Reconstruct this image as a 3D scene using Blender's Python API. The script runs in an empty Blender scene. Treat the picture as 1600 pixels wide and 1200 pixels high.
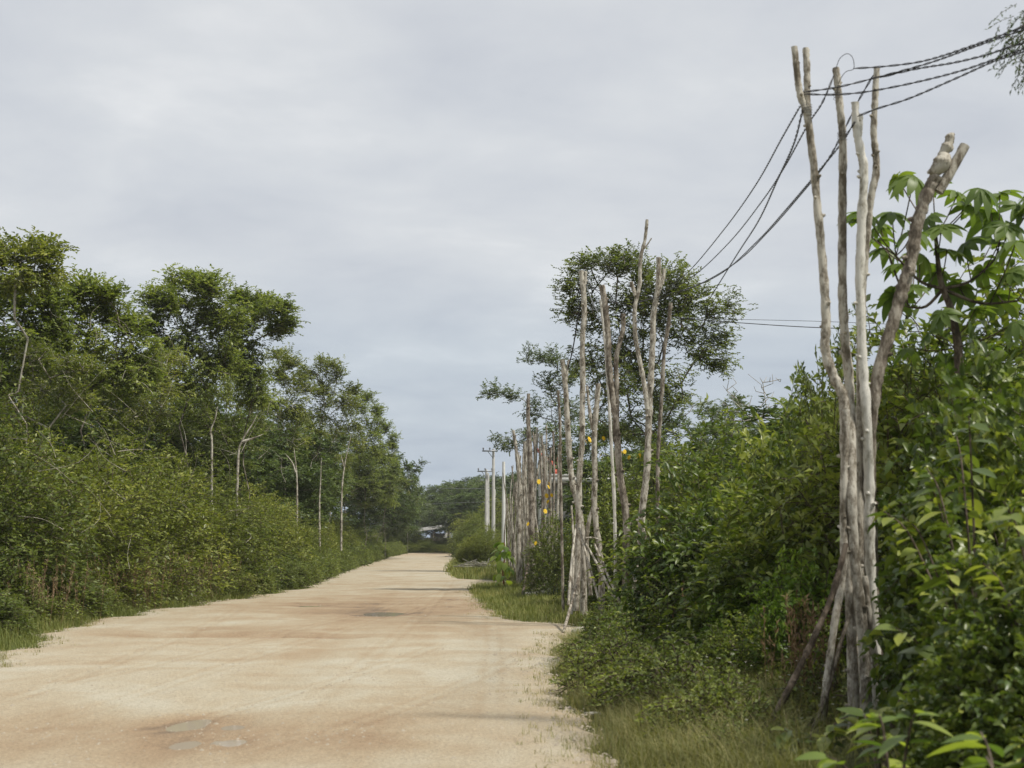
import bpy, math, random
import numpy as np
from mathutils import Vector

# ------------------------------------------------------------------ camera, sky, sun, exposure
C = bpy.data.collections.new('place'); bpy.context.scene.collection.children.link(C)
scene = bpy.context.scene
F = 2500.0; HY = 845.0; CAMH = 1.6
TH = math.atan((HY-600.0)/F)
cam_d = bpy.data.cameras.new('camera'); cam = bpy.data.objects.new('camera', cam_d)
scene.collection.objects.link(cam); scene.camera = cam
cam_d.sensor_width = 36.0; cam_d.lens = 36.0*F/1600.0
cam_d.clip_start = 0.1; cam_d.clip_end = 3000.0
cam.location = (0, 0, CAMH); cam.rotation_euler = (math.pi/2+TH, 0, 0)
cam_d.dof.use_dof = True; cam_d.dof.focus_distance = 60.0; cam_d.dof.aperture_fstop = 3.8

SUN_EL = math.radians(56); SUN_AZ = math.radians(118)     # azimuth clockwise from the view direction (+Y)
world = bpy.data.worlds.new('World'); scene.world = world; world.use_nodes = True
nt = world.node_tree; nt.nodes.clear()
def N(t, typ, **kw):
    n = t.nodes.new(typ)
    for k, v in kw.items():
        if k.startswith('i_'):
            n.inputs[k[2:].replace('_', ' ')].default_value = v
        else: setattr(n, k, v)
    return n
def ramp(t, stops, interp='LINEAR'):
    r = t.nodes.new('ShaderNodeValToRGB'); cr = r.color_ramp; cr.interpolation = interp
    while len(cr.elements) < len(stops): cr.elements.new(0.5)
    for e, (p, c) in zip(cr.elements, stops):
        e.position = p; e.color = (c[0], c[1], c[2], 1) if hasattr(c, '__len__') else (c, c, c, 1)
    return r
L = nt.links.new
sky = N(nt, 'ShaderNodeTexSky', sky_type='NISHITA', sun_disc=False, sun_elevation=SUN_EL, sun_rotation=SUN_AZ)
sky.air_density = 1.2; sky.dust_density = 2.0
tc = N(nt, 'ShaderNodeTexCoord'); sep = N(nt, 'ShaderNodeSeparateXYZ'); L(tc.outputs['Generated'], sep.inputs[0])
zc = N(nt, 'ShaderNodeMath', operation='MAXIMUM'); L(sep.outputs['Z'], zc.inputs[0]); zc.inputs[1].default_value = 0.0
za = N(nt, 'ShaderNodeMath', operation='ADD'); L(zc.outputs[0], za.inputs[0]); za.inputs[1].default_value = 0.16
dx = N(nt, 'ShaderNodeMath', operation='DIVIDE'); L(sep.outputs['X'], dx.inputs[0]); L(za.outputs[0], dx.inputs[1])
dy = N(nt, 'ShaderNodeMath', operation='DIVIDE'); L(sep.outputs['Y'], dy.inputs[0]); L(za.outputs[0], dy.inputs[1])
cb = N(nt, 'ShaderNodeCombineXYZ'); L(dx.outputs[0], cb.inputs[0]); L(dy.outputs[0], cb.inputs[1])
n1 = N(nt, 'ShaderNodeTexNoise', i_Scale=0.9, i_Detail=8.0, i_Roughness=0.52, i_Distortion=0.5); L(cb.outputs[0], n1.inputs['Vector'])
n2 = N(nt, 'ShaderNodeTexNoise', i_Scale=2.6, i_Detail=9.0, i_Roughness=0.55, i_Distortion=0.3); L(cb.outputs[0], n2.inputs['Vector'])
mx = N(nt, 'ShaderNodeMath', operation='MULTIPLY_ADD'); L(n2.outputs['Fac'], mx.inputs[0]); mx.inputs[1].default_value = 0.45
mh = N(nt, 'ShaderNodeMath', operation='MULTIPLY'); L(n1.outputs['Fac'], mh.inputs[0]); mh.inputs[1].default_value = 0.55
L(mh.outputs[0], mx.inputs[2])
cl = ramp(nt, [(0.35, (5.9, 6.15, 6.65)), (0.45, (6.7, 6.9, 7.25)), (0.54, (7.35, 7.5, 7.7)), (0.65, (8.8, 8.8, 8.8))])
L(mx.outputs[0], cl.inputs[0])
# the cloud deck turns greyer blue where one looks through more of it, low over the horizon
hz = ramp(nt, [(0.0, (0.66, 0.75, 0.86)), (0.10, (0.80, 0.865, 0.93)), (0.19, (0.97, 0.985, 1.0)), (0.5, (0.98, 0.98, 0.98)), (1.0, (0.98, 0.98, 0.98))], 'EASE')
L(zc.outputs[0], hz.inputs[0])
mm = N(nt, 'ShaderNodeMix', data_type='RGBA', blend_type='MULTIPLY'); mm.inputs['Factor'].default_value = 1.0
L(cl.outputs['Color'], mm.inputs['A']); L(hz.outputs['Color'], mm.inputs['B'])
mi = N(nt, 'ShaderNodeMix', data_type='RGBA'); mi.inputs['Factor'].default_value = 0.93
L(sky.outputs[0], mi.inputs['A']); L(mm.outputs['Result'], mi.inputs['B'])
bg = N(nt, 'ShaderNodeBackground'); bg.inputs['Strength'].default_value = 0.1
L(mi.outputs['Result'], bg.inputs['Color'])
wo = N(nt, 'ShaderNodeOutputWorld'); L(bg.outputs[0], wo.inputs['Surface'])

sd = bpy.data.lights.new('sun', 'SUN'); sun = bpy.data.objects.new('sun', sd); scene.collection.objects.link(sun)
sd.energy = 4.2; sd.angle = math.radians(4); sd.color = (1.0, 0.95, 0.86)
sdir = Vector((math.sin(SUN_AZ)*math.cos(SUN_EL), math.cos(SUN_AZ)*math.cos(SUN_EL), math.sin(SUN_EL)))
sun.rotation_euler = sdir.to_track_quat('Z', 'Y').to_euler(); sun.location = (20, -10, 40)
vs = scene.view_settings; vs.view_transform = 'Standard'; vs.look = 'None'; vs.exposure = 0.0; vs.gamma = 1.0; vs.use_curve_mapping = False
scene.cycles.max_bounces = 6; scene.cycles.diffuse_bounces = 4; scene.cycles.glossy_bounces = 2
scene.cycles.transmission_bounces = 3; scene.cycles.transparent_max_bounces = 4

# ------------------------------------------------------------------ helpers
def at(px, py, d):
    """point seen at pixel (px, py) of the 1600 x 1200 photograph, d metres ahead"""
    u = (px-800)/F; v = (600-py)/F
    fw = math.cos(TH)-v*math.sin(TH); up = math.sin(TH)+v*math.cos(TH)
    return np.array([u/fw*d, d, CAMH+up/fw*d])
def xat(px, d): return (px-800)/F*d*1.0
def topz(py, d): return CAMH+(HY-py)/F*d
def unit(a):
    return a/np.maximum(np.linalg.norm(a, axis=-1, keepdims=True), 1e-9)

class Geo:
    def __init__(s): s.v = []; s.f3 = []; s.f4 = []; s.a = []; s.n = 0
    def add(s, v, f3=None, f4=None, a=None):
        v = np.asarray(v, float).reshape(-1, 3)
        if f3 is not None and len(f3): s.f3.append(np.asarray(f3, np.int64).reshape(-1, 3)+s.n)
        if f4 is not None and len(f4): s.f4.append(np.asarray(f4, np.int64).reshape(-1, 4)+s.n)
        s.v.append(v); s.a.append(np.full(len(v), 0.5) if a is None else np.asarray(a, float))
        s.n += len(v)
    def mesh(s, name, mat, smooth=False):
        me = bpy.data.meshes.new(name)
        v = np.concatenate(s.v)
        f3 = np.concatenate(s.f3) if s.f3 else np.zeros((0, 3), np.int64)
        f4 = np.concatenate(s.f4) if s.f4 else np.zeros((0, 4), np.int64)
        me.vertices.add(len(v)); me.vertices.foreach_set('co', v.astype(np.float32).ravel())
        me.loops.add(f3.size+f4.size)
        me.loops.foreach_set('vertex_index', np.concatenate([f3.ravel(), f4.ravel()]).astype(np.int32))
        me.polygons.add(len(f3)+len(f4))
        ls = np.concatenate([np.arange(len(f3))*3, f3.size+np.arange(len(f4))*4]).astype(np.int32)
        me.polygons.foreach_set('loop_start', ls)
        at_ = me.attributes.new('var', 'FLOAT', 'POINT'); at_.data.foreach_set('value', np.concatenate(s.a).astype(np.float32))
        me.update(calc_edges=True); me.validate()
        if smooth: me.polygons.foreach_set('use_smooth', np.ones(len(me.polygons), bool))
        me.materials.append(mat)
        return me

def obj(name, me, parent=None, loc=(0, 0, 0), rot=(0, 0, 0), scale=(1, 1, 1)):
    o = bpy.data.objects.new(name, me); C.objects.link(o)
    o.location = loc; o.rotation_euler = rot; o.scale = scale
    if parent is not None: o.parent = parent
    return o
def tag(o, label=None, cat=None, group=None, kind=None):
    if label: o['label'] = label
    if cat: o['category'] = cat
    if group: o['group'] = group
    if kind: o['kind'] = kind
    return o
def thing(name, label, cat, loc=(0, 0, 0), rz=0.0, group=None, scale=(1, 1, 1)):
    return tag(obj(name, None, None, loc, (0, 0, rz), scale), label, cat, group)
def copy_tree(root, loc, rz, scale, label, group=None, cat=None):
    r = root.copy(); C.objects.link(r); r.location = loc; r.rotation_euler = (0, 0, rz); r.scale = scale
    r['label'] = label
    if group: r['group'] = group
    elif 'group' in r: del r['group']
    if cat: r['category'] = cat
    for ch in list(root.children):
        c = ch.copy(); C.objects.link(c); c.parent = r
        for g in list(ch.children):
            d = g.copy(); C.objects.link(d); d.parent = c
    return r

def catmull(P, per=4):
    P = np.asarray(P, float)
    if len(P) < 3: 
        t = np.linspace(0, 1, per+1)[:, None]; return P[0]*(1-t)+P[-1]*t
    Q = np.vstack([2*P[0]-P[1], P, 2*P[-1]-P[-2]]); out = []
    for i in range(1, len(Q)-2):
        for k in range(per):
            t = k/per; p0, p1, p2, p3 = Q[i-1], Q[i], Q[i+1], Q[i+2]
            out.append(0.5*((2*p1)+(-p0+p2)*t+(2*p0-5*p1+4*p2-p3)*t*t+(-p0+3*p1-3*p2+p3)*t**3))
    out.append(Q[-2]); return np.array(out)

def tube(g, P, R, sides=8, a=0.5, cap=True, jit=0.0, rng=None):
    P = np.asarray(P, float); n = len(P); R = np.broadcast_to(np.asarray(R, float), (n,))
    T = unit(np.gradient(P, axis=0))
    ref = np.array([0.31, 0.9, 0.2]) if abs(T[:, 2]).mean() > 0.5 else np.array([0.1, 0.2, 1.0])
    A = unit(np.cross(T, ref)); B = np.cross(T, A)
    th = np.arange(sides)/sides*2*math.pi
    rr = R[:, None]*np.ones((1, sides))
    if jit and rng is not None:
        rr = rr*(1+jit*rng.standard_normal((n, sides)))
    V = P[:, None]+rr[..., None]*(np.cos(th)[None, :, None]*A[:, None]+np.sin(th)[None, :, None]*B[:, None])
    V = V.reshape(-1, 3)
    i = np.arange(n-1)[:, None]*sides; j = np.arange(sides)[None, :]; j2 = (j+1) % sides
    f4 = np.stack([i+j, i+j2, i+sides+j2, i+sides+j], -1).reshape(-1, 4)
    f3 = None
    if cap:
        m = n*sides; V = np.vstack([V, V[:sides], V[m-sides:m], P[0], P[-1]]); c0, c1 = m+2*sides, m+2*sides+1; jj = np.arange(sides)
        f3 = np.vstack([np.stack([np.full(sides, c0), m+(jj+1) % sides, m+jj], -1),
                        np.stack([np.full(sides, c1), m+sides+jj, m+sides+(jj+1) % sides], -1)])
    g.add(V, f3, f4, np.full(len(V), a))

def box(g, x0, x1, y0, y1, z0, z1, a=0.5):
    V = [(x, y, z) for z in (z0, z1) for y in (y0, y1) for x in (x0, x1)]
    g.add(V, None, [(0, 2, 3, 1), (4, 5, 7, 6), (0, 1, 5, 4), (2, 6, 7, 3), (0, 4, 6, 2), (1, 3, 7, 5)], np.full(8, a))

def cones(g, A, B, ra, rb, sides=5, a=0.5):
    """many tapered segments at once"""
    A = np.asarray(A); B = np.asarray(B); T = unit(B-A)
    ref = np.where(np.abs(T[:, 2:3]) > 0.8, np.array([[1.0, 0, 0]]), np.array([[0, 0, 1.0]]))
    X = unit(np.cross(T, ref)); Y = np.cross(T, X)
    th = np.arange(sides)/sides*2*math.pi
    ring = np.cos(th)[None, :, None]*X[:, None]+np.sin(th)[None, :, None]*Y[:, None]
    V = np.concatenate([A[:, None]+ring*ra[:, None, None], B[:, None]+ring*rb[:, None, None]], 1).reshape(-1, 3)
    i = np.arange(len(A))[:, None]*2*sides; j = np.arange(sides)[None]; j2 = (j+1) % sides
    g.add(V, None, np.stack([i+j, i+j2, i+sides+j2, i+sides+j], -1).reshape(-1, 4), np.full(len(V), a))

def put_leaves(g, P, D, Nn, Ln, Wd, a, rich=False, fold=0.25, droop=0.12):
    D = unit(D); S = unit(np.cross(D, Nn)); Nn = np.cross(S, D); n = len(P)
    Ln = Ln[:, None]; Wd = Wd[:, None]
    if not rich:
        V = np.stack([P, P+D*Ln*.45+S*Wd*.5+Nn*Wd*fold, P+D*Ln-Nn*Ln*droop, P+D*Ln*.45-S*Wd*.5+Nn*Wd*fold], 1)
        g.add(V.reshape(-1, 3), None, np.arange(n*4).reshape(n, 4), np.repeat(a, 4)); return
    m1 = P+D*Ln*.3; m2 = P+D*Ln*.68-Nn*Ln*droop*.4
    V = np.stack([P, m1+S*Wd*.46+Nn*Wd*fold, m1-S*Wd*.46+Nn*Wd*fold, m2+S*Wd*.42+Nn*Wd*fold*.9, m2-S*Wd*.42+Nn*Wd*fold*.9,
                  P+D*Ln-Nn*Ln*droop*1.4, m1, m2], 1)
    b = np.arange(n)[:, None]*8
    f3 = np.concatenate([b+np.array([[0, 6, 1]]), b+np.array([[0, 2, 6]]), b+np.array([[3, 7, 5]]), b+np.array([[7, 4, 5]])])
    f4 = np.concatenate([b+np.array([[1, 6, 7, 3]]), b+np.array([[6, 2, 4, 7]])])
    g.add(V.reshape(-1, 3), f3, f4, np.repeat(a, 8))

def shoots(rng, g, O, D, slen, nl, ll, lw, av, rich=False, droop=0.35, spread=0.9, twig=None, tw=0.004, flat=0.5, sag=0.12):
    """leafy shoots: leaves set alternately along a drooping twig"""
    D = unit(D); n = len(O)
    slen = np.broadcast_to(slen, (n,)).astype(float)
    up = np.array([0, 0, 1.0])
    S = unit(np.cross(D, up)+rng.normal(0, 0.25, (n, 3))*0.6)
    t = (np.arange(nl)+0.6)/nl
    P = O[:, None]+D[:, None]*(slen[:, None]*t[None])[..., None]
    P[..., 2] -= droop*slen[:, None]*(t[None]**2)
    side = np.where(np.arange(nl) % 2 == 0, 1.0, -1.0)[None, :, None]
    Dd = D[:, None]*(0.45+0.5*t[None, :, None])+S[:, None]*side*spread*(1.1-0.5*t[None, :, None])
    Dd[..., 2] -= droop*t[None]*0.8
    Dd = Dd+rng.normal(0, 0.28, Dd.shape)
    Nv = up*flat+np.cross(S, D)[:, None]*0.0+rng.normal(0, 0.42, Dd.shape)+np.array([0, 0, 0.45])
    k = n*nl
    sz = rng.uniform(0.65, 1.15, k)
    aa = np.clip(np.repeat(av, nl)+rng.normal(0, 0.16, k), 0, 1)
    put_leaves(g, P.reshape(-1, 3), Dd.reshape(-1, 3), Nv.reshape(-1, 3), ll*sz, lw*sz, aa, rich, droop=sag)
    if twig is not None:
        E = P[:, -1]; M = P[:, nl//2]
        cones(twig, O, M, np.full(n, tw*1.4), np.full(n, tw), 3); cones(twig, M, E, np.full(n, tw), np.full(n, tw*.5), 3)

def skeleton(rng, trunk, C_, tip=0.012, expo=0.42, rmax=0.2, wob=0.12):
    """join every clump centre to the nearest branch already grown; radii by how much each limb carries"""
    nodes = [np.array(p) for p in trunk]; par = [-1]+list(range(len(trunk)-1))
    base = np.array(trunk[-1])
    order = np.argsort(np.linalg.norm(C_-base, axis=1))
    lo = len(trunk)//2
    plen = [0.0]*len(nodes)
    for ci in order:
        c = C_[ci]; arr = np.array(nodes[lo:]); dv = c-arr
        cost = np.linalg.norm(dv, axis=1)+0.18*np.array(plen[lo:])+np.where(dv[:, 2] < 0, -dv[:, 2]*0.6, 0)
        k = int(np.argmin(cost))+lo; p = nodes[k]; dist = np.linalg.norm(c-p)
        m = max(1, min(5, int(dist/0.5))); prev = k
        for q in range(1, m+1):
            t = q/m; pt = p*(1-t)+c*t
            if q < m: pt = pt+rng.normal(0, wob*dist*0.5, 3)+np.array([0, 0, -0.10*dist*math.sin(t*math.pi)])
            nodes.append(pt); par.append(prev); plen.append(plen[prev]+dist/m); prev = len(nodes)-1
    cnt = np.ones(len(nodes))
    for i in range(len(nodes)-1, 0, -1): cnt[par[i]] += cnt[i]*0.6
    nodes = np.array(nodes); r = np.minimum(tip*cnt**expo, rmax)
    return nodes, np.array(par), r

def lobes_clumps(rng, lobes, per, shell=0.45):
    out = []
    for (cx, cy, cz, rx, ry, rz) in lobes:
        v = unit(rng.standard_normal((per, 3))); rad = rng.uniform(0, 1, per)**shell
        v = v*rad[:, None]; v[:, 2] = np.where(v[:, 2] < -0.55, v[:, 2]*0.5, v[:, 2])
        out.append(np.array([cx, cy, cz])+v*np.array([rx, ry, rz]))
    return np.concatenate(out)

# ------------------------------------------------------------------ materials
def mat_base(name):
    m = bpy.data.materials.new(name); m.use_nodes = True; t = m.node_tree; t.nodes.clear()
    out = N(t, 'ShaderNodeOutputMaterial'); return m, t, out
def leaf_mat(name, c0, c1, c2, c3, trans=0.3, rough=0.45, spec=0.35):
    m, t, out = mat_base(name); l = t.links.new
    at_ = N(t, 'ShaderNodeAttribute', attribute_name='var')
    geo = N(t, 'ShaderNodeNewGeometry')
    nz = N(t, 'ShaderNodeTexNoise', i_Scale=0.45, i_Detail=3.0); l(geo.outputs['Position'], nz.inputs['Vector'])
    oi = N(t, 'ShaderNodeObjectInfo')
    s = N(t, 'ShaderNodeMath', operation='MULTIPLY_ADD'); l(nz.outputs['Fac'], s.inputs[0]); s.inputs[1].default_value = 0.9; s.inputs[2].default_value = -0.45
    s2 = N(t, 'ShaderNodeMath', operation='MULTIPLY_ADD'); l(oi.outputs['Random'], s2.inputs[0]); s2.inputs[1].default_value = 0.22; l(s.outputs[0], s2.inputs[2])
    s3 = N(t, 'ShaderNodeMath', operation='ADD'); l(at_.outputs['Fac'], s3.inputs[0]); l(s2.outputs[0], s3.inputs[1])
    s3.use_clamp = True
    r = ramp(t, [(0.0, c0), (0.38, c1), (0.72, c2), (1.0, c3)]); l(s3.outputs[0], r.inputs[0])
    p = N(t, 'ShaderNodeBsdfPrincipled'); p.inputs['Roughness'].default_value = rough
    p.inputs['Specular IOR Level'].default_value = spec
    l(r.outputs[0], p.inputs['Base Color'])
    tr = N(t, 'ShaderNodeBsdfTranslucent')
    br = N(t, 'ShaderNodeMix', data_type='RGBA', blend_type='MULTIPLY'); br.inputs['Factor'].default_value = 1.0
    l(r.outputs[0], br.inputs['A']); br.inputs['B'].default_value = (1.5, 1.6, 0.6, 1)
    l(br.outputs['Result'], tr.inputs['Color'])
    mxs = N(t, 'ShaderNodeMixShader'); mxs.inputs[0].default_value = trans
    l(p.outputs[0], mxs.inputs[1]); l(tr.outputs[0], mxs.inputs[2]); l(mxs.outputs[0], out.inputs['Surface'])
    return m
def bark_mat(name, dark, mid, pale, scale=9.0, bias=0.5, zs=0.45, bump=0.9):
    m, t, out = mat_base(name); l = t.links.new
    tcn = N(t, 'ShaderNodeTexCoord'); mp = N(t, 'ShaderNodeMapping'); mp.inputs['Scale'].default_value = (1, 1, zs)
    oi = N(t, 'ShaderNodeObjectInfo'); 
    ad = N(t, 'ShaderNodeVectorMath', operation='ADD'); l(tcn.outputs['Object'], ad.inputs[0])
    sc = N(t, 'ShaderNodeMath', operation='MULTIPLY'); l(oi.outputs['Random'], sc.inputs[0]); sc.inputs[1].default_value = 37.0
    l(sc.outputs[0], ad.inputs[1]); l(ad.outputs[0], mp.inputs['Vector'])
    a = N(t, 'ShaderNodeTexNoise', i_Scale=scale, i_Detail=7.0, i_Roughness=0.65); l(mp.outputs[0], a.inputs['Vector'])
    b = N(t, 'ShaderNodeTexNoise', i_Scale=scale*4.5, i_Detail=4.0, i_Roughness=0.7); l(mp.outputs[0], b.inputs['Vector'])
    s = N(t, 'ShaderNodeMath', operation='MULTIPLY_ADD'); l(b.outputs['Fac'], s.inputs[0]); s.inputs[1].default_value = 0.4
    s2 = N(t, 'ShaderNodeMath', operation='MULTIPLY_ADD'); l(a.outputs['Fac'], s2.inputs[0]); s2.inputs[1].default_value = 0.8; s2.inputs[2].default_value = bias-0.6
    l(s2.outputs[0], s.inputs[2])
    r = ramp(t, [(0.40, dark), (0.485, mid), (0.56, pale)]); l(s.outputs[0], r.inputs[0])
    p = N(t, 'ShaderNodeBsdfPrincipled'); p.inputs['Roughness'].default_value = 0.9; p.inputs['Specular IOR Level'].default_value = 0.15
    l(r.outputs[0], p.inputs['Base Color'])
    bp = N(t, 'ShaderNodeBump'); bp.inputs['Strength'].default_value = bump; bp.inputs['Distance'].default_value = 0.01
    l(s.outputs[0], bp.inputs['Height']); l(bp.outputs[0], p.inputs['Normal'])
    l(p.outputs[0], out.inputs['Surface']); return m
def plain_mat(name, col, rough=0.8, metal=0.0, var=0.25, scale=6.0, spec=0.3, bump=0.0):
    m, t, out = mat_base(name); l = t.links.new
    tcn = N(t, 'ShaderNodeTexCoord')
    a = N(t, 'ShaderNodeTexNoise', i_Scale=scale, i_Detail=6.0, i_Roughness=0.65); l(tcn.outputs['Object'], a.inputs['Vector'])
    r = ramp(t, [(0.3, [c*(1-var) for c in col]), (0.7, [min(1, c*(1+var)) for c in col])]); l(a.outputs['Fac'], r.inputs[0])
    p = N(t, 'ShaderNodeBsdfPrincipled'); p.inputs['Roughness'].default_value = rough; p.inputs['Metallic'].default_value = metal
    p.inputs['Specular IOR Level'].default_value = spec
    l(r.outputs[0], p.inputs['Base Color'])
    if bump:
        bp = N(t, 'ShaderNodeBump'); bp.inputs['Strength'].default_value = bump; bp.inputs['Distance'].default_value = 0.02
        l(a.outputs['Fac'], bp.inputs['Height']); l(bp.outputs[0], p.inputs['Normal'])
    l(p.outputs[0], out.inputs['Surface']); return m

M = {}
M['leaf_olive'] = leaf_mat('leaf_olive', (0.074, 0.092, 0.022), (0.126, 0.156, 0.036), (0.192, 0.220, 0.050), (0.303, 0.313, 0.077), .3)
M['leaf_green'] = leaf_mat('leaf_green', (0.048, 0.070, 0.020), (0.092, 0.122, 0.034), (0.150, 0.185, 0.048), (0.250, 0.280, 0.075), .3)
M['leaf_dark'] = leaf_mat('leaf_dark', (0.038, 0.058, 0.025), (0.065, 0.097, 0.036), (0.100, 0.142, 0.047), (0.155, 0.202, 0.063), .25)
M['leaf_crown'] = leaf_mat('leaf_crown', (.068, .094, .028), (.122, .158, .046), (.185, .228, .062), (.28, .315, .09), .36)
M['leaf_umbrella'] = leaf_mat('leaf_umbrella', (.050, .070, .022), (.088, .115, .034), (.135, .168, .046), (.20, .235, .065), .32)
M['leaf_blue'] = leaf_mat('leaf_blue', (0.059, 0.086, 0.047), (0.092, 0.128, 0.064), (0.133, 0.173, 0.081), (0.192, 0.230, 0.104), .25)
M['leaf_near'] = leaf_mat('leaf_near', (0.038, 0.064, 0.018), (0.078, 0.118, 0.027), (0.150, 0.192, 0.040), (0.320, 0.350, 0.080), .32, .36, .45)
M['leaf_lime'] = leaf_mat('leaf_lime', (0.074, 0.132, 0.022), (0.126, 0.209, 0.031), (0.207, 0.299, 0.045), (0.325, 0.404, 0.070), .35, .4, .4)
M['leaf_big'] = leaf_mat('leaf_big', (0.050, 0.088, 0.024), (0.092, 0.145, 0.034), (0.155, 0.215, 0.046), (0.320, 0.370, 0.080), .42, .42, .4)
M['grass'] = leaf_mat('grass', (0.111, 0.125, 0.045), (0.162, 0.174, 0.063), (0.244, 0.230, 0.097), (0.399, 0.334, 0.181), .25, .6, .2)
M['grass_left'] = leaf_mat('grass_left', (0.096, 0.118, 0.039), (0.148, 0.174, 0.050), (0.214, 0.230, 0.070), (0.354, 0.306, 0.139), .25, .6, .2)
M['dry'] = leaf_mat('dry_stalks', (.13, .085, .045), (.19, .125, .07), (.26, .18, .11), (.34, .26, .17), .1, .8, .1)
M['bark_pale'] = bark_mat('bark_pale', (.13, .11, .08), (.30, .27, .22), (.50, .47, .40), 11.0, .50)
M['bark_brown'] = bark_mat('bark_brown', (.095, .078, .060), (.21, .18, .142), (.37, .335, .28), 9.0, .48)
M['bark_tree'] = bark_mat('bark_tree', (.06, .05, .035), (.15, .125, .10), (.30, .27, .22), 6.0, .48)
M['bark_dark'] = bark_mat('bark_dark', (.045, .036, .026), (.09, .07, .052), (.16, .13, .10), 10.0, .48)
M['bark_white'] = bark_mat('bark_white', (.20, .18, .14), (.42, .40, .34), (.62, .60, .54), 9.0, .55)
M['cut_wood'] = plain_mat('cut_wood', (.50, .42, .32), .85, 0, .2, 30)
M['cable'] = plain_mat('cable', (.028, .026, .026), .5, 0, .2, 20)
M['cable_grey'] = plain_mat('cable_grey', (.16, .165, .17), .45, 0, .2, 20)
M['wire'] = plain_mat('wire', (.25, .25, .25), .5, .6, .2, 20)
M['concrete'] = plain_mat('concrete', (.52, .51, .48), .85, 0, .18, 2.5, bump=.2)
M['concrete_white'] = plain_mat('concrete_white', (.66, .66, .63), .85, 0, .12, 2.0, bump=.2)
M['metal'] = plain_mat('metal', (.22, .23, .24), .5, .6, .2, 8)
M['orange'] = plain_mat('orange_cable', (.55, .09, .045), .5, 0, .1, 8)
M['wall'] = plain_mat('wall_plaster', (.30, .30, .28), .9, 0, .15, 1.2, bump=.2)
M['blue'] = plain_mat('blue_paint', (.10, .25, .55), .6, 0, .15, 3)
M['glass'] = plain_mat('dark_glass', (.03, .035, .04), .12, 0, .1, 3, .5)
M['sheet'] = plain_mat('sheet_metal', (.27, .265, .25), .85, 0, .3, 1.5)
M['pink'] = plain_mat('pink_sheet', (.42, .30, .28), .7, 0, .25, 1.5)
M['stone'] = plain_mat('stone', (.47, .44, .38), .9, 0, .3, 9, bump=.6)
M['pebble'] = plain_mat('pebble', (.34, .295, .225), .9, 0, .3, 40)
M['yellow'] = plain_mat('yellow_petal', (.74, .50, .025), .6, 0, .1, 40)
M['white_petal'] = plain_mat('white_petal', (.78, .76, .70), .6, 0, .1, 40)
M['red_stem'] = plain_mat('red_stem', (.26, .09, .05), .6, 0, .2, 20)
M['straw'] = plain_mat('straw', (.50, .46, .36), .8, 0, .25, 14)

# water
def water_mat():
    m, t, out = mat_base('water'); l = t.links.new
    geo = N(t, 'ShaderNodeNewGeometry')
    nz = N(t, 'ShaderNodeTexNoise', i_Scale=9.0, i_Detail=3.0); l(geo.outputs['Position'], nz.inputs['Vector'])
    p = N(t, 'ShaderNodeBsdfPrincipled'); p.inputs['Base Color'].default_value = (.46, .39, .31, 1); p.inputs['Roughness'].default_value = 0.04
    p.inputs['IOR'].default_value = 1.33; p.inputs['Specular IOR Level'].default_value = 0.5
    bp = N(t, 'ShaderNodeBump'); bp.inputs['Strength'].default_value = 0.04; bp.inputs['Distance'].default_value = 0.01
    l(nz.outputs['Fac'], bp.inputs['Height']); l(bp.outputs[0], p.inputs['Normal']); l(p.outputs[0], out.inputs['Surface']); return m
M['water'] = water_mat()

# ------------------------------------------------------------------ ground and road
rs = np.random.default_rng(11)
DL = [2, 12, 22, 26, 30, 36, 45, 55, 83, 115, 150, 210, 250]
LE = [-6.6, -6.7, -7.0, -7.7, -8.35, -8.35, -7.6, -7.2, -8.7, -10.1, -11.8, -13.4, -14.5]
DR = [2, 10, 12, 15, 18.6, 23, 27, 29, 31, 32.5, 36, 40, 44, 50, 57, 61, 64, 68, 76, 100, 130, 170, 215, 250]
RE = [1.0, .85, .74, .6, .52, .6, .85, 1.6, 1.2, -.05, -.35, -.6, -.85, -1.2, -1.3, -.9, .2, -2.2, -2.9, -4.0, -4.6, -5.2, -6.2, -8]
def ledge(d): return np.interp(d, DL, LE)+0.22*np.sin(d*1.3)+0.12*np.sin(d*3.1+1)
def redge(d): return np.interp(d, DR, RE)+0.10*np.sin(d*1.7+2)+0.06*np.sin(d*4.3)
# puddles: x, distance, half width, half length, depth of the hollow
PUD = [(at(285, 1125, 1)[0]*14.2, 14.35, .20, .55, .035), (-2.62, 12.95, .20, .42, .03), (-2.42, 14.2, .17, .35, .03), (-2.2, 13.0, .13, .3, .025),
       (-2.85, 36.3, .95, 1.7, .05), (-4.6, 27.2, 1.5, .42, .05), (-3.2, 26.9, .55, .25, .04), (-5.0, 40.3, .55, .9, .05), (-0.5, 45.0, .5, .8, .03)]
def fbm(x, y, seed, sc):
    r = np.random.default_rng(seed); out = 0*x; amp = 1
    for o in range(4):
        for _ in range(3):
            th = r.uniform(0, 6.28); k = sc*(2**o)*r.uniform(.7, 1.4)
            out = out+amp*np.sin((x*math.cos(th)+y*math.sin(th))*k+r.uniform(0, 6.28))
        amp *= .55
    return out/4.5
def road_z(x, y):
    z = 0.018+0.012*fbm(x, y*.6, 5, .9)+0.004*fbm(x, y, 6, 3.0)+0.007*fbm(x, y*.7, 7, 6.0)
    z = z-0.022*np.exp(-((x-(-2.6-.05*(y-15)*.3))/.35)**2)*np.exp(-((y-22)/25.)**2)
    for (px, py, a, b, dp) in PUD:
        z = z-dp*1.35*np.exp(-(((x-px)/a)**2+((y-py)/b)**2)*0.9)
    return z
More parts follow.
